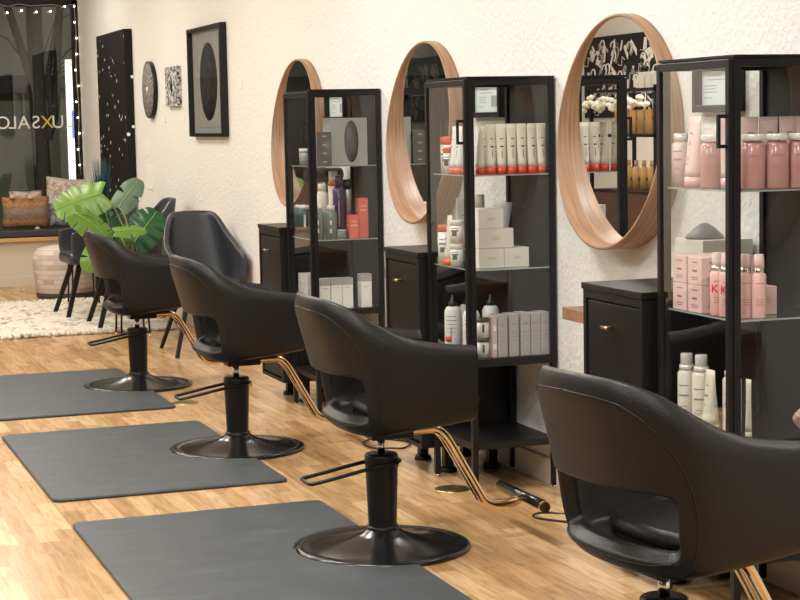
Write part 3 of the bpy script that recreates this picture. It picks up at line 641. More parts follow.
# ---- things on the drawer cabinets
hd = thing('hair_diffuser', 'grey cone shaped hair diffuser on a white box, on the nearest drawer cabinet', 'diffuser', (-.13, 4.72, .889+.142))
MB().lathe([(.058, 0), (.06, .004), (.032, .03), (.012, .044), (0, .046)], 28).build('cone', C3('grey_cone', (.2, .21, .23), .4), hd)
for k in range(8):
    a = k*PI/4; MB().cyl((.062*math.cos(a), .062*math.sin(a), .001), (.062*math.cos(a), .062*math.sin(a), -.008), .005).build('prong', NOZ, hd) if False else None
make_carton('white box under the grey diffuser on the nearest drawer cabinet', (-.1, 4.72, .889), .17, .17, .14, CARTON, ())
def dryer(lab, loc, rz=0):
    t = thing('hair_dryer', lab, 'hair dryer', loc, rz)
    MB().tube([(-.1, 0, .25), (-.08, 0, .25), (.08, 0, .25), (.1, 0, .25)], .036, 16).build('barrel', NOZ, t)
    MB().tube([(.03, 0, .23), (.02, 0, .12), (.015, 0, .03)], .017, 12).build('handle', NOZ, t)
    MB().lathe([(.05, 0), (.05, .01), (.03, .03), (.025, .05)], 20, (.015, 0, 0)).build('stand', NOZ, t)
    return t
dryer('black hair dryer upright on the farthest drawer cabinet, mostly behind the post', (-.14, 8.55, .889), .3)
make_tube('white tube with red base on the middle drawer cabinet', (-.17, 6.6, .889), .2, .024, .026, WHITEP, REDD, .024, .2)
make_tube('tan tube on the middle drawer cabinet', (-.11, 6.56, .889), .19, .022, .026, C3('tan_plastic', (.5, .33, .2), .4), CHROME, .03, .2)

# ================================================================= ANTI FATIGUE MATS
def make_mat(xa, xb, ya, yb, cx, cyy, lab):
    """rectangle with rounded corners and a round notch on its right side for the chair base"""
    R = .292; pts = []
    def corner(x, y, a0):
        return [(x+.035*math.cos(a0+i*PI/2/5), y+.035*math.sin(a0+i*PI/2/5)) for i in range(6)]
    pts += corner(xa+.035, ya+.035, PI); pts += corner(xb-.035, ya+.035, 1.5*PI)
    dx = xb-cx; h = math.sqrt(max(0, R*R-dx*dx)); a1 = math.atan2(-h, dx); a2 = math.atan2(h, dx)
    a1 += 2*PI; n = 28
    pts += [(cx+R*math.cos(a1+(a2-a1)*i/n), cyy+R*math.sin(a1+(a2-a1)*i/n)) for i in range(n+1)]
    pts += corner(xb-.035, yb-.035, 0); pts += corner(xa+.035, yb-.035, PI/2)
    o = MB().prism(pts, .0005, .014).build('floor_mat', RUBBER, bevel=.007)
    return tag(o, lab, 'floor mat', 'grey rubber floor mats')
MX0, MX1 = -1.835, -.915
CH = [(-.932, 9.455), (-.918, 7.38), (-.933, 5.4284), (-.925, 3.50)]
MY = [8.60, 6.60, 4.655, 2.70]
for (cx, cyy), my, lab in zip(CH, MY, ['grey rubber mat under the farthest styling chair', 'grey rubber mat under the second styling chair from the far end', 'grey rubber mat in the foreground under the third styling chair', 'grey rubber mat under the nearest styling chair, below the frame']):
    make_mat(MX0, MX1, my, my+1.535, cx, cyy, lab)

# ================================================================= STYLING CHAIRS
def interp(x, xs, ys):
    if x <= xs[0]: return ys[0]
    for i in range(1, len(xs)):
        if x <= xs[i]:
            t_ = (x-xs[i-1])/(xs[i]-xs[i-1]); return ys[i-1]+(ys[i]-ys[i-1])*t_
    return ys[-1]
def ztop(x): return interp(x, [-.27, -.235, -.19, -.15, -.1, -.04, .02, .12, .25], [.856, .852, .836, .806, .772, .741, .719, .70, .688])
def xrear(z): return interp(z, [.38, .40, .43, .5, .6, .7, .85], [.10, .14, .175, .198, .212, .24, .288])/.27
def yscale(z): return interp(z, [.38, .43, .48, .56, 1], [.72, .90, .965, 1, 1])
def plan(u):
    """u in -1..1 around the U from the -y arm front, round the rear (u=0), to the +y arm front"""
    s = abs(u); sg = -1 if u < 0 else 1
    if s > .52: x = .238*(s-.52)/.48; y = .272
    else:
        a = s/.52*PI/2      # 0 rear, pi/2 side
        x = -.27*abs(math.cos(a))**.76; y = .272*abs(math.sin(a))**.76
    return x, sg*y
UC = [-1, -.97, -.85, -.7, -.55, -.46, -.385, -.33, -.2, -.07, .07, .2, .33, .385, .46, .55, .7, .85, .97, 1]
def shell_pt(u, z, inset=0):
    x0, y0 = plan(u)
    x = x0*(xrear(z) if x0 < 0 else 1); y = y0*yscale(z)
    if inset:
        L = math.hypot(x, y) or 1
        if x0 < 0: x *= 1-inset/L; y *= 1-inset/L
        else: y -= math.copysign(inset, y)
    return (x, y, z)
def bake(o):
    bpy.context.view_layer.update()
    me = bpy.data.meshes.new_from_object(o.evaluated_get(bpy.context.evaluated_depsgraph_get()))
    me.name = o.name; o.modifiers.clear(); o.data = me; return o
def make_styling_chair():
    t = thing('salon_chair', 'x', 'chair', group='black salon styling chairs')
    # ---- shell, one continuous tub with a slot in the back
    rows = ['bb', 'b', .40, .452, .48, .54, .605, .63, 't2', 't1', 'top']
    def lift(u): return .042*max(0, min(1, (abs(u)-.3)/.7))
    v = []; nU = len(UC)
    for ri, rz_ in enumerate(rows):
        for u in UC:
            x0, _ = plan(u); zt = ztop(x0)
            if rz_ == 'bb': z = .398+lift(u); ins = .085
            elif rz_ == 'b': z = .398+lift(u); ins = .022
            elif rz_ == .40: z = .415+lift(u); ins = 0
            elif rz_ == .452: z = .447+lift(u); ins = 0
            elif rz_ == 'top': z = zt; ins = .030
            elif rz_ == 't1': z = zt-.040 if x0 < -.05 else zt-.02; ins = 0
            elif rz_ == 't2': z = .63+(zt-.04-.63)*.45; ins = 0
            else: z = rz_*1.0; ins = 0
            if rz_ in (.63,): z = min(z, zt-.06)
            if rz_ in (.605,): z = min(z, zt-.085)
            if rz_ == 't2': z = min(z, zt-.03)
            v.append(shell_pt(u, z, ins))
    f = []
    for r in range(len(rows)-1):
        for k in range(nU-1):
            hole = 3 <= r <= 5 and 7 <= k <= 11
            if hole: continue
            f.append((r*nU+k, r*nU+k+1, (r+1)*nU+k+1, (r+1)*nU+k))
    mb = MB(); mb.add(v, f, True)
    o = mb.build('shell', LEATHER, t)
    # make normals point outward
    b = bmesh.new(); b.from_mesh(o.data)
    fc_ = max(b.faces, key=lambda q: abs(q.calc_center_median().y)); 
    if fc_.normal.y*fc_.calc_center_median().y < 0: bmesh.ops.reverse_faces(b, faces=b.faces)
    b.to_mesh(o.data); b.free()
    so = o.modifiers.new('s', 'SOLIDIFY'); so.thickness = .045; so.offset = -1; so.use_even_offset = False
    so.edge_crease_inner = .55; so.edge_crease_outer = .75; so.edge_crease_rim = 0
    ss = o.modifiers.new('ss', 'SUBSURF'); ss.levels = 2; ss.render_levels = 2
    bake(o)
    for p in o.data.polygons: p.use_smooth = True
    # ---- seat pan and cushion
    def slab(z0, z1, sx_, xf, name, rnd):
        pts = []
        for i in range(33):
            u = -1+2*i/32; x, y = plan(u); xx = x*(.45 if x < 0 else 1); 
            pts.append((min(xx, xf) if x >= 0 else xx, y*sx_))
        n_ = len(pts); vv = []; pts = [((x+.05) if x < 0 else x, y) for x, y in pts]
        for (zz, k_) in ((z0, .93), (z0+.012, 1), (z1-.02, 1), (z1, .9)):
            vv += [((x-.05)*k_+.05, y*k_, zz) for x, y in pts]
        ff = [(r*n_+i, r*n_+(i+1) % n_, (r+1)*n_+(i+1) % n_, (r+1)*n_+i) for r in range(3) for i in range(n_)]
        m_ = MB().add(vv, ff, True); m_.f += [list(range(n_))[::-1], [3*n_+i for i in range(n_)]]; m_.sm += [False, False]
        return m_.build(name, LEATHER, t)
    slab(.425, .452, .74, .19, 'seat_base', .02)
    slab(.453, .492, .74, .22, 'seat_cushion', .02)
    # ---- seams, laid on the leather
    from mathutils.bvhtree import BVHTree
    bt = BVHTree.FromPolygons([q.co for q in o.data.vertices], [list(p.vertices) for p in o.data.polygons])
    def seam_line(pts):
        P_ = []
        for i in range(len(pts)-1):
            p0 = Vector(pts[max(i-1, 0)]); p1 = Vector(pts[i]); p2 = Vector(pts[i+1]); p3 = Vector(pts[min(i+2, len(pts)-1)])
            for k_ in range(5):
                q = k_/5; P_.append(.5*((2*p1)+(-p0+p2)*q+(2*p0-5*p1+4*p2-p3)*q*q+(-p0+3*p1-3*p2+p3)*q**3))
        P_.append(Vector(pts[-1])); out = []
        for p in P_:
            h_ = bt.find_nearest(p); out.append(h_[0]+h_[1]*(.0004 if h_[1].dot(p-h_[0]) > -1 else 0))
        MB().tube(out, .0021, 6).build('seam', LEATHER, t)
    for sg in (-1, 1):
        seam_line([shell_pt(sg*u, z) for u, z in ((0, .812), (.12, .806), (.2, .79), (.27, .755), (.33, .70), (.375, .63), (.395, .56), (.395, .49), (.375, .44), (.33, .415))])
        seam_line([shell_pt(sg*u, z) for u, z in ((.0, .437), (.12, .437), (.22, .44), (.29, .455))])
    MB().box(-.045, -.045, .368, .10, .045, .40).build('mounting_plate', BLACK, t, bevel=.004)
    # ---- column
    MB().lathe([(.0135, .317), (.0135, .369)], 20).build('piston', CHROME, t)
    MB().lathe([(.047, .062), (.0475, .08), (.047, .082), (.0475, .1), (.055, .306), (.055, .314), (.05, .318), (.0, .318)], 32).build('pump_column', BLACK, t)
    MB().lathe([(.053, .056), (.055, .062), (.055, .074), (.05, .08)], 32).build('column_collar', BLACK, t)
    prof = [(0, .002), (.284, .002), (.2875, .006), (.286, .013), (.27, .0165), (.262, .0165), (.254, .0135), (.235, .015), (.2, .020), (.16, .028), (.12, .038), (.09, .048), (.07, .056), (.058, .066), (.05, .07)]
    MB().lathe(prof, 72).build('base_plate', BASEBLK, t)
    # ---- pump lever: a flattened black loop towards the rear
    lp = [(.06, .0, .292), (.03, -.052, .292), (-.08, -.055, .276), (-.18, -.056, .258), (-.245, -.053, .247), (-.260, -.04, .245), (-.260, .04, .245), (-.245, .053, .247), (-.18, .056, .258), (-.08, .055, .276), (.03, .052, .292)]
    pts = []
    for i in range(len(lp)):
        p0, p1, p2, p3 = [Vector(lp[(i+j-1) % len(lp)]) for j in range(4)]
        for s in range(4):
            q = s/4; pts.append(.5*((2*p1)+(-p0+p2)*q+(2*p0-5*p1+4*p2-p3)*q*q+(-p0+3*p1-3*p2+p3)*q**3))
    lv = MB().tube(pts, .0065, 8, closed=True).build('pump_lever', BLACK, t)
    MB().cyl((.045, -.052, .286), (.045, -.066, .286), .009).build('bolt', CHROME, lv)
    # ---- gold footrest
    fp = [(.06, .385), (.12, .388), (.17, .388), (.195, .382), (.218, .362), (.24, .33), (.30, .225), (.34, .155), (.355, .132), (.378, .116), (.41, .108), (.45, .11), (.485, .118)]
    ft = MB()
    for sg in (-1, 1):
        P_ = [(x, sg*(.019 if x < .40 else .019*max(.3, 1-(x-.4)/.1)), z) for x, z in fp]
        sm = []
        for i in range(len(P_)-1):
            p0 = Vector(P_[max(i-1, 0)]); p1 = Vector(P_[i]); p2 = Vector(P_[i+1]); p3 = Vector(P_[min(i+2, len(P_)-1)])
            for s in range(4):
                q = s/4; sm.append(.5*((2*p1)+(-p0+p2)*q+(2*p0-5*p1+4*p2-p3)*q*q+(-p0+3*p1-3*p2+p3)*q**3))
        sm.append(Vector(P_[-1])); ft.tube(sm, .0145, 12)
    fo = ft.build('footrest', GOLD, t)
    MB().cyl((.5, -.19, .128), (.5, .19, .128), .019, seg=20).build('foot_bar', GOLD, fo)
    MB().tube([(.496, -.175, .134), (.496, .175, .134)], .0185, 14).build('foot_bar_reflection', BASEBLK, fo, label='painted dark reflection along the top of the foot bar')  # black tube stands in for a dark reflection on the gold bar
    return t
sc0 = make_styling_chair()
labs = ['black leather salon styling chair farthest from the camera', 'black leather salon styling chair, second from the far end', 'black leather salon styling chair in the middle foreground on the large mat', 'black leather salon styling chair at the lower right, cut by the frame']
sc0.location = (CH[0][0], CH[0][1], 0); sc0['label'] = labs[0]
for k in (1, 2, 3): dup(sc0, (CH[k][0], CH[k][1], 0), (0, 0, 0, .13)[k], label=labs[k])

# ================================================================= FLOOR BITS
for (x, y), lab in zip([(-.379, 6.21), (-.839, 8.755)], ['round brass floor outlet cover under the middle display cabinet', 'round floor outlet cover beside the far mat corner']):
    t = thing('floor_outlet', lab, 'outlet', (x, y, 0))
    MB().lathe([(.07, 0), (.07, .002), (.064, .0035), (0, .0035)], 36).build('cover', BRASS, t)
    MB().lathe([(.045, .0034), (.046, .0042), (.044, .0042)], 30, cap=False).build('ring', BRASS, t)
CORD = mat('black_cord', (.012, .012, .012), .5)
def cord(pts, lab, r=.004):
    P_ = [Vector(p) for p in pts]; sm = []
    for i in range(len(P_)-1):
        p0 = P_[max(i-1, 0)]; p1 = P_[i]; p2 = P_[i+1]; p3 = P_[min(i+2, len(P_)-1)]
        for s in range(8):
            q = s/8; sm.append(.5*((2*p1)+(-p0+p2)*q+(2*p0-5*p1+4*p2-p3)*q*q+(-p0+3*p1-3*p2+p3)*q**3))
    sm.append(P_[-1])
    tag(MB().tube(sm, r, 7).build('power_cord', CORD), lab, 'cord')
cord([(-.05, 5.55, .3), (-.12, 5.6, .03), (-.25, 5.68, .0045), (-.3, 5.62, .0045), (-.22, 5.5, .0045), (-.12, 5.42, .0045), (-.05, 5.3, .0045)], 'looped black power cord on the floor near the foot bar by the wall')
lo = [(-.30+.10*math.cos(a_), 7.2+.13*math.sin(a_), .0045+.004*(k_ % 2)) for k_, a_ in enumerate([i*PI/5 for i in range(13)])]
cord(lo+[(-.15, 7.2, .0045), (-.03, 7.3, .0045)], 'black cord loop on the floor behind the middle styling chair')
# ================================================================= WAITING AREA
# rug
RUG = mat('shaggy_rug', (.6, .54, .44), .95, 0, .1)
n, l = nt(RUG); mp = mapping(n, l, (5, 12, 5)); tx_ = n.new('ShaderNodeTexNoise'); tx_.inputs['Scale'].default_value = 1.6; tx_.inputs['Detail'].default_value = 5
l.new(mp.outputs[0], tx_.inputs['Vector']); r_ = ramp(n, [(.33, (.3, .26, .23)), (.43, (.66, .6, .5)), (.7, (.76, .71, .62))]); l.new(tx_.outputs[0], r_.inputs[0]); l.new(r_.outputs[0], n['Principled BSDF'].inputs['Base Color'])
rx0, rx1, ry0, ry1 = -2.1, -.14, 12.02, 14.33
nx, ny = 95, 130; v = []
from mathutils import noise
for j in range(ny+1):
    for i in range(nx+1):
        x = rx0+(rx1-rx0)*i/nx; y = ry0+(ry1-ry0)*j/ny
        e = min(i, nx-i, j, ny-j)
        if e == 0: x += .03*noise.noise((x*9, y*9, 1)); y += .05*noise.noise((x*9, y*9, 5)); z = .001
        else: z = .018+.03*abs(noise.noise((x*17, y*17, 0)))+.018*noise.noise((x*41, y*41, 3))
        v.append((x, y, max(.001, z)))
f = [(j*(nx+1)+i, j*(nx+1)+i+1, (j+1)*(nx+1)+i+1, (j+1)*(nx+1)+i) for j in range(ny) for i in range(nx)]
rg = thing('shaggy_rug', 'cream shaggy rug with grey flecks under the waiting chairs', 'rug', (0, 0, 0))
MB().add(v, f, True).build('rug_pile', RUG, rg)['kind'] = 'stuff'
ta = MB()
for i in range(70):
    x = rx0+(rx1-rx0)*i/69
    for yy, sg in ((ry0, -1), (ry1, 1)):
        ta.lathe([(0, .001), (.018, .006), (.02, .018), (.01, .03), (0, .034)], 7, (x+random.uniform(-.01, .01), yy+sg*random.uniform(0, .05), 0))
ta.build('tassels', RUG, rg)['kind'] = 'stuff'

# pouf
def pouf_mat():
    m = mat('pouf_weave', (.6, .52, .44), .9); n, l = nt(m)
    mp = mapping(n, l, (1, 1, 1)); sx = n.new('ShaderNodeSeparateXYZ'); l.new(mp.outputs[0], sx.inputs[0])
    at = n.new('ShaderNodeMath'); at.operation = 'ARCTAN2'; l.new(sx.outputs[1], at.inputs[0]); l.new(sx.outputs[0], at.inputs[1])
    cb = n.new('ShaderNodeCombineXYZ'); l.new(at.outputs[0], cb.inputs[0]); l.new(sx.outputs[2], cb.inputs[1])
    br = n.new('ShaderNodeTexBrick'); br.inputs['Scale'].default_value = 1; br.inputs['Brick Width'].default_value = .42; br.inputs['Row Height'].default_value = .04; br.inputs['Mortar Size'].default_value = .003
    br.inputs['Color1'].default_value = (.66, .58, .5, 1); br.inputs['Color2'].default_value = (.27, .2, .18, 1); br.inputs['Mortar'].default_value = (.45, .4, .35, 1); br.inputs['Bias'].default_value = -.45
    l.new(cb.outputs[0], br.inputs[0]); l.new(br.outputs[0], n['Principled BSDF'].inputs['Base Color'])
    bp = n.new('ShaderNodeBump'); bp.inputs['Strength'].default_value = .5; l.new(br.outputs['Fac'], bp.inputs['Height']); bp.invert = True; l.new(bp.outputs[0], n['Principled BSDF'].inputs['Normal'])
    return m
po = thing('pouf', 'round woven pouf in cream and brown blocks on the rug', 'pouf', (-.46, 14.85, 0))
MB().lathe([(.2, .0), (.235, .02), (.25, .12), (.265, .28), (.26, .36), (.22, .41), (.12, .43), (0, .432)], 40).build('pouf_body', pouf_mat(), po)
MB().lathe([(.236, .004), (.243, .015), (.243, .035), (.24, .045)], 40, cap=False).build('base_band', mat('dark_band', (.06, .05, .045), .8), po)

# cushions
def pattern_mat(name, c1, c2, c3, sc=12, stretch=(1, 1, 1)):
    m = mat(name, c1, .9, 0, .15); n, l = nt(m); mp = mapping(n, l, stretch); t = n.new('ShaderNodeTexNoise'); t.inputs['Scale'].default_value = sc; t.inputs['Detail'].default_value = 3; t.inputs['Distortion'].default_value = 1
    l.new(mp.outputs[0], t.inputs['Vector']); r = ramp(n, [(.36, c2), (.48, c1), (.6, c3)]); l.new(t.outputs[0], r.inputs[0]); l.new(r.outputs[0], n['Principled BSDF'].inputs['Base Color']); return m
def cushion(lab, loc, w_, h_, d_, m, tilt=(0, 0, 0), tass=None):
    t = thing('cushion', lab, 'cushion', loc); t.rotation_euler = tilt
    N = 12; v = []
    for sgn in (1, -1):
        for j in range(N+1):
            for i in range(N+1):
                a, b = -1+2*i/N, -1+2*j/N
                th = ((1-abs(a)**2.6)*(1-abs(b)**2.6))**.55
                pin = 1-.06*(1-abs(a*b))*max(abs(a), abs(b))
                v.append((a*w_/2*pin, sgn*d_/2*th, h_/2+b*h_/2*pin))
    K = (N+1)**2; f = []
    for j in range(N):
        for i in range(N):
            q = (j*(N+1)+i, j*(N+1)+i+1, (j+1)*(N+1)+i+1, (j+1)*(N+1)+i); f.append(q); f.append(tuple(K+k for k in q[::-1]))
    o = MB().add(v, f, True).build('cushion_cover', m, t)
    b = bmesh.new(); b.from_mesh(o.data); bmesh.ops.remove_doubles(b, verts=b.verts, dist=1e-5); b.to_mesh(o.data); b.free()
    if tass:
        for (x, z) in tass:
            MB().lathe([(0, -.02), (.02, -.012), (.025, 0), (.018, .014), (0, .02)], 10, (x, -.03, z)).build('pompom', mat('pompom', (.6, .45, .33), .9), t)
    return t
ZB = .516
KIL = mat('kilim_orange', (.5, .22, .1), .9, 0, .15); n, l = nt(KIL)
mp = mapping(n, l, (1, 1, 1)); sx = n.new('ShaderNodeSeparateXYZ'); l.new(mp.outputs[0], sx.inputs[0])
mt = n.new('ShaderNodeTexNoise'); mt.inputs['Scale'].default_value = 34; mt.inputs['Detail'].default_value = 3; l.new(mp.outputs[0], mt.inputs['Vector'])
wv = n.new('ShaderNodeMath'); wv.operation = 'MULTIPLY_ADD'; wv.inputs[1].default_value = .13; l.new(mt.outputs[0], wv.inputs[0]); l.new(sx.outputs[2], wv.inputs[2])
rr = ramp(n, [(.04, (.45, .17, .09)), (.08, (.5, .24, .13)), (.10, (.26, .14, .06)), (.14, (.40, .24, .11)), (.17, (.24, .13, .06)), (.2, (.22, .19, .17)), (.25, (.30, .26, .22)), (.27, (.28, .15, .07)), (.30, (.42, .25, .11)), (.33, (.24, .13, .06)), (.36, (.5, .2, .11))]); l.new(wv.outputs[0], rr.inputs[0]); l.new(rr.outputs[0], n['Principled BSDF'].inputs['Base Color'])
cushion('orange and brown kilim cushion with pompoms on the window bench', (-.60, 16.11, ZB), .42, .29, .13, KIL, (math.radians(12), 0, 0), [(-.12, .3), (.04, .29), (.1, .0)])
FLOR = pattern_mat('faded_floral', (.44, .33, .29), (.16, .18, .2), (.56, .46, .39), 20)
FLOR2 = pattern_mat('cream_floral', (.54, .44, .38), (.30, .25, .23), (.64, .56, .49), 34)
BLUEG = pattern_mat('blue_grey_cloth', (.2, .21, .22), (.07, .08, .1), (.34, .32, .3), 30)
cushion('faded floral cushion leaning on the window behind the kilim cushion', (-.55, 16.35, ZB),   .30, .33, .09, FLOR, (math.radians(-8), 0, 0))
cushion('pale cream fringed cushion, tallest on the bench, by the window corner', (-.2, 16.33, ZB), .40, .44, .11, FLOR2, (math.radians(-10), math.radians(6), 0))
cushion('blue grey mottled cushion low in front on the bench', (-.30, 16.14, ZB), .18, .22, .09, BLUEG, (math.radians(-8), 0, 0))
cushion('small beige cushion at the right end of the bench', (-.12, 16.14, ZB), .15, .16, .09, FLOR2, (math.radians(-10), 0, 0))

# waiting chairs: tub with slanted legs
def make_tub():
    t = thing('waiting_chair', 'x', 'chair', group='dark leather waiting chairs')
    # facing +x ; seat 0.46
    def pl2(u):
        s = abs(u); sg = 1 if u > 0 else -1
        if s > .5: return .25*(s-.5)/.5-.02, sg*(.235)
        a = s/.5*PI/2; return -.02-.25*abs(math.cos(a))**.55, sg*.235*abs(math.sin(a))**.55
    US = [-1, -.85, -.68, -.52, -.44, -.36, -.26, -.13, 0, .13, .26, .36, .44, .52, .68, .85, 1]
    v = []; zs = [.36, .42, .5, .56, 0]
    for ri in range(6):
        for u in US:
            x, y = pl2(u); s = abs(u)
            zt = interp(s, [0, .26, .34, .5, .62, 1], [.862, .858, .82, .68, .64, .61])
            nar = 1
            if ri == 5: z = zt
            elif ri == 4: z = .56+(zt-.56)*.6
            else: z = [.39, .42, .49, .56][ri]
            if ri == 0: x *= .75; y *= .75
            if ri == 1: x *= .93; y *= .93
            lean = max(0, z-.5)*.16*(1 if s < .45 else .2)
            wk = 1-max(0, z-.62)*1.0 if s < .5 else 1
            v.append((x-lean, y*wk, z))
    nU = len(US); f = [(r*nU+k, r*nU+k+1, (r+1)*nU+k+1, (r+1)*nU+k) for r in range(5) for k in range(nU-1)]
    o = MB().add(v, f, True).build('shell', LEATHER2, t)
    b = bmesh.new(); b.from_mesh(o.data); fc_ = max(b.faces, key=lambda q: abs(q.calc_center_median().y))
    if fc_.normal.y*fc_.calc_center_median().y < 0: bmesh.ops.reverse_faces(b, faces=b.faces)
    b.to_mesh(o.data); b.free()
    so = o.modifiers.new('s', 'SOLIDIFY'); so.thickness = .035; so.offset = -1; so.edge_crease_outer = .6; so.edge_crease_inner = .5
    ss = o.modifiers.new('ss', 'SUBSURF'); ss.levels = 2; ss.render_levels = 2
    bake(o)
    for p in o.data.polygons: p.use_smooth = True
    MB().box(-.18, -.2, .375, .24, .2, .46).build('seat_cushion', LEATHER2, t, bevel=.03)
    MB().tube([(-.245, y, .79+.0*abs(y)) for y in [-.18+.36*i/12 for i in range(13)]], .003, 6).build('seam', LEATHER2, t) if False else None
    for sx_ in (-1, 1):
        for sy_ in (-1, 1):
            a = Vector((sx_*.12+.03, sy_*.12, .38)); b_ = Vector((sx_*.27, sy_*.225, .004)); m_ = MB()
            d_ = (b_-a).normalized(); w1 = Vector((.02, 0, 0)); w2_ = Vector((0, .014, 0))
            vv = []
            for p, k_ in ((a, 1.), (b_, .8)):
                for q1, q2 in ((1, 1), (-1, 1), (-1, -1), (1, -1)): vv.append(p+w1*q1*k_+w2_*q2*k_)
            m_.add(vv, [(0, 1, 2, 3), (7, 6, 5, 4), (0, 4, 5, 1), (1, 5, 6, 2), (2, 6, 7, 3), (3, 7, 4, 0)])
            m_.build('leg', BLACK, t, bevel=.002)
    return t
wc = make_tub(); wc.location = (-.262, 10.73, 0); wc.rotation_euler = (0, 0, math.radians(-92)); wc['label'] = 'dark grey leather waiting chair facing the camera, between wall and styling chairs'
dup(wc, (-.52, 13.0, .04), math.radians(183), label='dark leather waiting chair on the rug at left, beside the pouf')
dup(wc, (-.42, 12.2, .04), math.radians(180), label='dark leather waiting chair behind the potted plant, back against the wall')

# side tables
def side_table(lab, loc, h, r, mm=BLACK):
    t = thing('side_table', lab, 'side table', loc)
    MB().lathe([(r, h-.018), (r+.004, h-.016), (r+.004, h+.006), (r-.002, h+.006), (r-.004, h-.006), (0, h-.006)], 36).build('tray_top', mm, t)
    for k in range(4):
        a = PI/4+k*PI/2; lg = MB().cyl((r*.75*math.cos(a), r*.75*math.sin(a), h-.018), (r*.9*math.cos(a), r*.9*math.sin(a), .03), .007, seg=8).build('leg', mm, t)
        MB().cyl((r*.9*math.cos(a), r*.9*math.sin(a), .03), (r*.906*math.cos(a), r*.906*math.sin(a), .0), .008, seg=8).build('leg_tip', GOLD, lg)
    return t
side_table('taller round black side table with gold leg tips, beside the pouf', (-.52, 13.62, .03), .53, .16)
side_table('lower round black side table with gold leg tips, carrying the plant', (-.52, 11.70, 0), .41, .15)
mg = thing('magazine_roll', 'rolled brown and white printed magazine on the taller side table', 'magazine', (-.57, 13.6, .568))
MB().tube([(-.09, .02, .028), (.1, -.02, .03)], .027, 14).build('roll', pattern_mat('snake_print', (.45, .2, .06), (.05, .03, .02), (.75, .7, .6), 30), mg)

# plant
LEAFB = mat('leaf_bright', (.12, .25, .025), .4); LEAFD = mat('leaf_dark', (.02, .1, .035), .33); LEAFG = mat('leaf_greyish', (.09, .16, .1), .45); VEIN = mat('leaf_vein', (.25, .42, .12), .5); STEMM = mat('plant_stem', (.16, .24, .07), .5)
def leaf(par, base, d_, nrm, L, Wd, m, droop=.18, nsl=5):
    """split heart-shaped leaf; d_ = direction of the midrib, nrm = upper side"""
    d_ = Vector(d_).normalized(); nrm = Vector(nrm).normalized(); sd = d_.cross(nrm).normalized(); nrm = sd.cross(d_)
    base = Vector(base); NU, NV = 56, 10; mb = MB()
    def pt(u, v_, sg):
        wdt = Wd*(math.sin(PI*min(1, (u*.9+.1)))**.5)*(1-.22*u)
        s = wdt*v_
        fwd = L*(u*.97)+ s*(.35-.95*(1-u)**2.2)
        h = -droop*(u*u)*L-.28*s*s/Wd+.004*math.sin(u*nsl*2*PI)*v_
        return base+d_*fwd+sd*sg*s+nrm*h
    for sg in (-1, 1):
        vv = [pt(i/NU, j/NV, sg) for i in range(NU+1) for j in range(NV+1)]; ff = []
        for i in range(NU):
            u = (i+.5)/NU; ph = (u*nsl+.15) % 1
            for j in range(NV):
                vq = (j+.5)/NV
                if .12 < u < .93 and vq > .42 and ph < .08+.16*(vq-.42): continue
                ff.append((i*(NV+1)+j, i*(NV+1)+j+1, (i+1)*(NV+1)+j+1, (i+1)*(NV+1)+j))
        mb.add(vv, ff, True)
    o = mb.build('leaf', m, par, fix=False)
    MB().tube([pt(i/14, 0, 1)+nrm*.0015 for i in range(15)], .0045, 6, r2=.0015).build('midrib', VEIN, o)
    return o
pt_ = thing('potted_monstera', 'monstera plant with bright and dark green split leaves in a black pot', 'plant', (-.52, 11.70, .418))
MB().lathe([(.075, 0), (.1, .01), (.115, .13), (.118, .135), (.108, .135), (.1, .12), (0, .12)], 30).build('pot', BLACK2, pt_)
def lpx(x, y, z): return (x-.09+.52, y-.5-11.70, z+.018-.418)
cam_dir = Vector((-2.1, -12.4, .5)).normalized()
LV = [ # leaf base, direction, normal, length, half width, material
 ((-.60, 12.25, .945), (-1, .1, -.22), (-.1, -.75, .65), .34, .17, LEAFB),
 ((-.80, 12.1, .83), (.85, -.1, -.55), (-.1, -.65, .75), .32, .13, LEAFB),
 ((-.45, 12.45, .84), (.5, .1, .70), (-.5, -.85, .25), .27, .105, LEAFG),
 ((-.39, 12.3, .60), (.62, .1, .78), (-.15, -.95, .3), .31, .145, LEAFD),
 ((-.545, 12.1, .70), (.95, -.1, .12), (0, -.6, .8), .22, .07, LEAFB),
 ((-.50, 12.5, .66), (-.15, .1, .9), (-.3, -.9, .2), .25, .09, LEAFD),
 ((-.45, 12.55, .62), (-.5, .1, .9), (.4, -.9, .2), .22, .08, LEAFD),
 ((-.68, 12.05, .61), (-.45, -.2, -.85), (-.2, -.9, .5), .19, .085, LEAFB)]
for (b_, d_, n_, L, Wd, m_) in LV:
    leaf(pt_, lpx(*b_), d_, n_, L*.96, Wd*.96, m_, nsl=5 if L > .27 else 2)
    e = Vector(lpx(*b_)); s0 = Vector((random.uniform(-.03, .03), random.uniform(-.03, .03), .12)); mid = (s0*.45+e*.55)+Vector((0, 0, .08))
    MB().tube([s0, s0.lerp(mid, .5)+Vector((0, 0, .03)), mid, e.lerp(mid, .4)+Vector((0, 0, .012)), e], .007, 8, r2=.004).build('leaf_stem', STEMM, pt_)
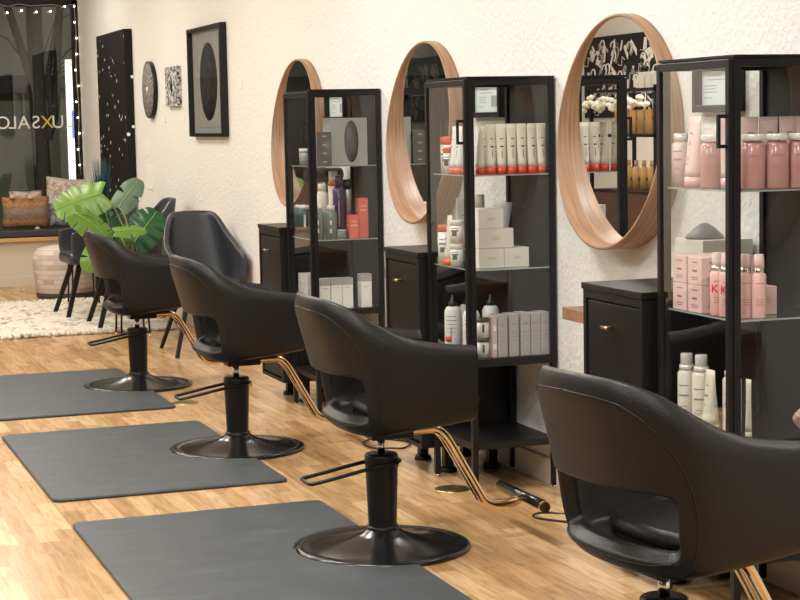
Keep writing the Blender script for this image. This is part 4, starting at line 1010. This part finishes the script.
# teal dried plume in a vase standing by the black panel
pv = thing('dried_grass_vase', 'teal dried grass plume in a slim dark vase before the speckled panel', 'dried grass', (-.19, 14.5, 0))
MB().lathe([(.07, 0), (.085, .1), (.07, .3), (.035, .45), (.04, .52)], 24).build('vase', BLACK2, pv)
gp = MB()
for k in range(150):
    a = random.uniform(0, 2*PI); r0 = random.uniform(0, .02); r1 = random.uniform(.01, .085); z1 = random.uniform(.95, 1.16)
    z0 = random.uniform(.5, .9)
    gp.tube([(r0*math.cos(a), r0*math.sin(a), z0), (r1*.9*math.cos(a), r1*.9*math.sin(a), z0*.4+z1*.6), (r1*math.cos(a), r1*math.sin(a), z1)], .0028, 4, r2=.001)
gp.build('plume', mat('teal_grass', (.02, .085, .11), .8), pv)['kind'] = 'stuff'
wb = thing('white_planter', 'white small container behind the plant leaves by the wall', 'container', (-.11, 13.95, .04))
MB().box(-.05, -.08, 0, .05, .08, .66).build('stand', BLACK, wb)
MB().lathe([(.05, .662), (.065, .668), (.075, .75), (.07, .752), (.0, .74)], 20).build('bowl', WHITEP, wb)

# ================================================================= OPPOSITE SIDE (seen in the mirrors)
def poster_mat():
    m = mat('poster_print', (.02, .02, .02), .6); n, l = nt(m); b = n['Principled BSDF']
    mp = mapping(n, l, (1, 1, 1)); v = n.new('ShaderNodeTexVoronoi'); v.inputs['Scale'].default_value = 9; v.distance = 'CHEBYCHEV'
    l.new(mp.outputs[0], v.inputs['Vector']); t = n.new('ShaderNodeTexNoise'); t.inputs['Scale'].default_value = 7; t.inputs['Detail'].default_value = 0; t.inputs['Distortion'].default_value = 2.5; l.new(mp.outputs[0], t.inputs['Vector'])
    r = ramp(n, [(.47, (0, 0, 0)), (.49, (1, 1, 1)), (.54, (1, 1, 1)), (.56, (0, 0, 0))]); l.new(t.outputs[0], r.inputs[0])
    s = n.new('ShaderNodeSeparateColor'); l.new(v.outputs['Color'], s.inputs[0]); g = n.new('ShaderNodeMath'); g.operation = 'GREATER_THAN'; g.inputs[1].default_value = .8; l.new(s.outputs[1], g.inputs[0])
    mx = n.new('ShaderNodeMath'); mx.operation = 'MAXIMUM'; l.new(r.outputs[0], mx.inputs[0]); l.new(g.outputs[0], mx.inputs[1])
    m2 = n.new('ShaderNodeMix'); m2.data_type = 'RGBA'; m2.inputs[6].default_value = (.012, .012, .012, 1); m2.inputs[7].default_value = (.75, .75, .72, 1); l.new(mx.outputs[0], m2.inputs[0]); l.new(m2.outputs[2], b.inputs['Base Color']); return m
po_ = thing('wall_poster', 'wide black and white abstract poster on the opposite wall, seen in the nearest mirror', 'poster', (XL, 13.0, 1.4))
MB().box(0, 0, 0, .02, 2.2, .74).build('panel', mat('poster_black', (.012, .012, .012), .6), po_)
rs = random.Random(3); ws = MB(); gs = MB()
for k in range(190):
    y, z = rs.uniform(.05, 2.1), rs.uniform(.04, .66); kind = rs.random(); tgt = ws if rs.random() < .7 else gs; h1 = .0205+.0003*k/10
    if kind < .4:
        a = rs.uniform(0, PI); L_, w_ = rs.uniform(.03, .1), rs.uniform(.01, .035); ca, sa = math.cos(a), math.sin(a)
        q = [(-L_, -w_), (L_, -w_*.3), (L_, w_), (-L_*.6, w_)]; tgt.prism([(y+u_*ca-v_*sa, z+u_*sa+v_*ca) for u_, v_ in q], .02, h1, 'x')
    elif kind < .65:
        dy, dz = rs.uniform(.02, .07), rs.uniform(.02, .1); tgt.box(.02, y, max(0, z-dz/2), h1, min(2.2, y+dy), min(.74, z+dz/2))
    elif kind < .85: tgt.tube([(.021, y+.05*math.cos(q*.6)*(1-q*.05), z+.05*math.sin(q*.6)) for q in range(9)], .008, 5)
    else: tgt.tube([(.021, y, z), (.021, y+.05, z+.03), (.021, y+.06, z-.05), (.021, y+.13, z-.04)], .004, 5)
ws.build('white_shapes', mat('poster_white', (.75, .75, .72), .6), po_); gs.build('grey_shapes', mat('poster_grey', (.3, .3, .29), .6), po_)
rk = thing('display_rack', 'black open display rack with gold products, reflected in the nearest mirror', 'rack', (-3.4, 10.9, 0))
f_ = MB()
for x in (0, .35):
    for y in (0, 1.0): f_.box(x-.012, y-.012, 0, x+.012, y+.012, 1.62)
f_.build('frame', BLACK, rk)
for z in (1.6, 1.28, .88): MB().box(-.012, -.012, z-.02, .362, 1.012, z).build('shelf', BLACK, rk)
MB().box(-.012, 0, .1, .362, 1.0, .86).build('cabinet_base', wood_mat('dark_counter', (.1, .045, .03), (.05, .025, .018), 'y', 1, .4), rk)
GOLDP = C3('gold_carton', (.55, .33, .13), .35)
OR = ['first', 'second', 'third', 'fourth', 'fifth', 'sixth', 'seventh']
for k in range(7):
    make_carton(OR[k] + ' gold box from the near post on the opposite rack, seen in the mirror', (-3.2, 11.0+.12*k, 1.281), .06, .09, .17, GOLDP, ((.1, .04, .02),), INK, group='gold boxes on the opposite rack')
for k in range(7):
    make_bottle(OR[k] + ' gold bottle from the near post on the opposite rack, seen in the mirror', (-3.2, 11.0+.12*k, .881), [(.028, 0), (.028, .15), (.015, .17)], GOLDP, [(.016, .17), (.016, .21)], GOLDP, ((.06, .02, .03),), INK, 'gold bottles on the opposite rack')
make_bottle('slim turquoise bottle standing on top of the rack across the room', (-3.3, 11.15, 1.601), [(.03, 0), (.03, .2), (.025, .21)], C3('turquoise', (.2, .55, .5), .3), [(.03, -.0), (.031, .012)], NOZ)
for k in range(3):
    make_carton(OR[k] + ' white box beside the turquoise bottle on top of the opposite rack', (-3.3, 11.3+.11*k, 1.601), .08, .09, .12, CARTON, ((.05, .04, .03),), INKG, group='white boxes on the opposite rack')
ga = MB()
for k in range(60):
    ga.lathe([(0, -.02), (.02, -.01), (.024, 0), (.02, .012), (0, .02)], 8, (-2.97+random.uniform(-.02, .02), 10.9+k/60, 1.5+.02*math.sin(k*.4)+random.uniform(-.03, .03)))
tag(ga.build('flower_garland', C3('garland_white', (.8, .76, .66), .8)), 'white flower garland hanging along the rack across the room', 'garland', kind='stuff')
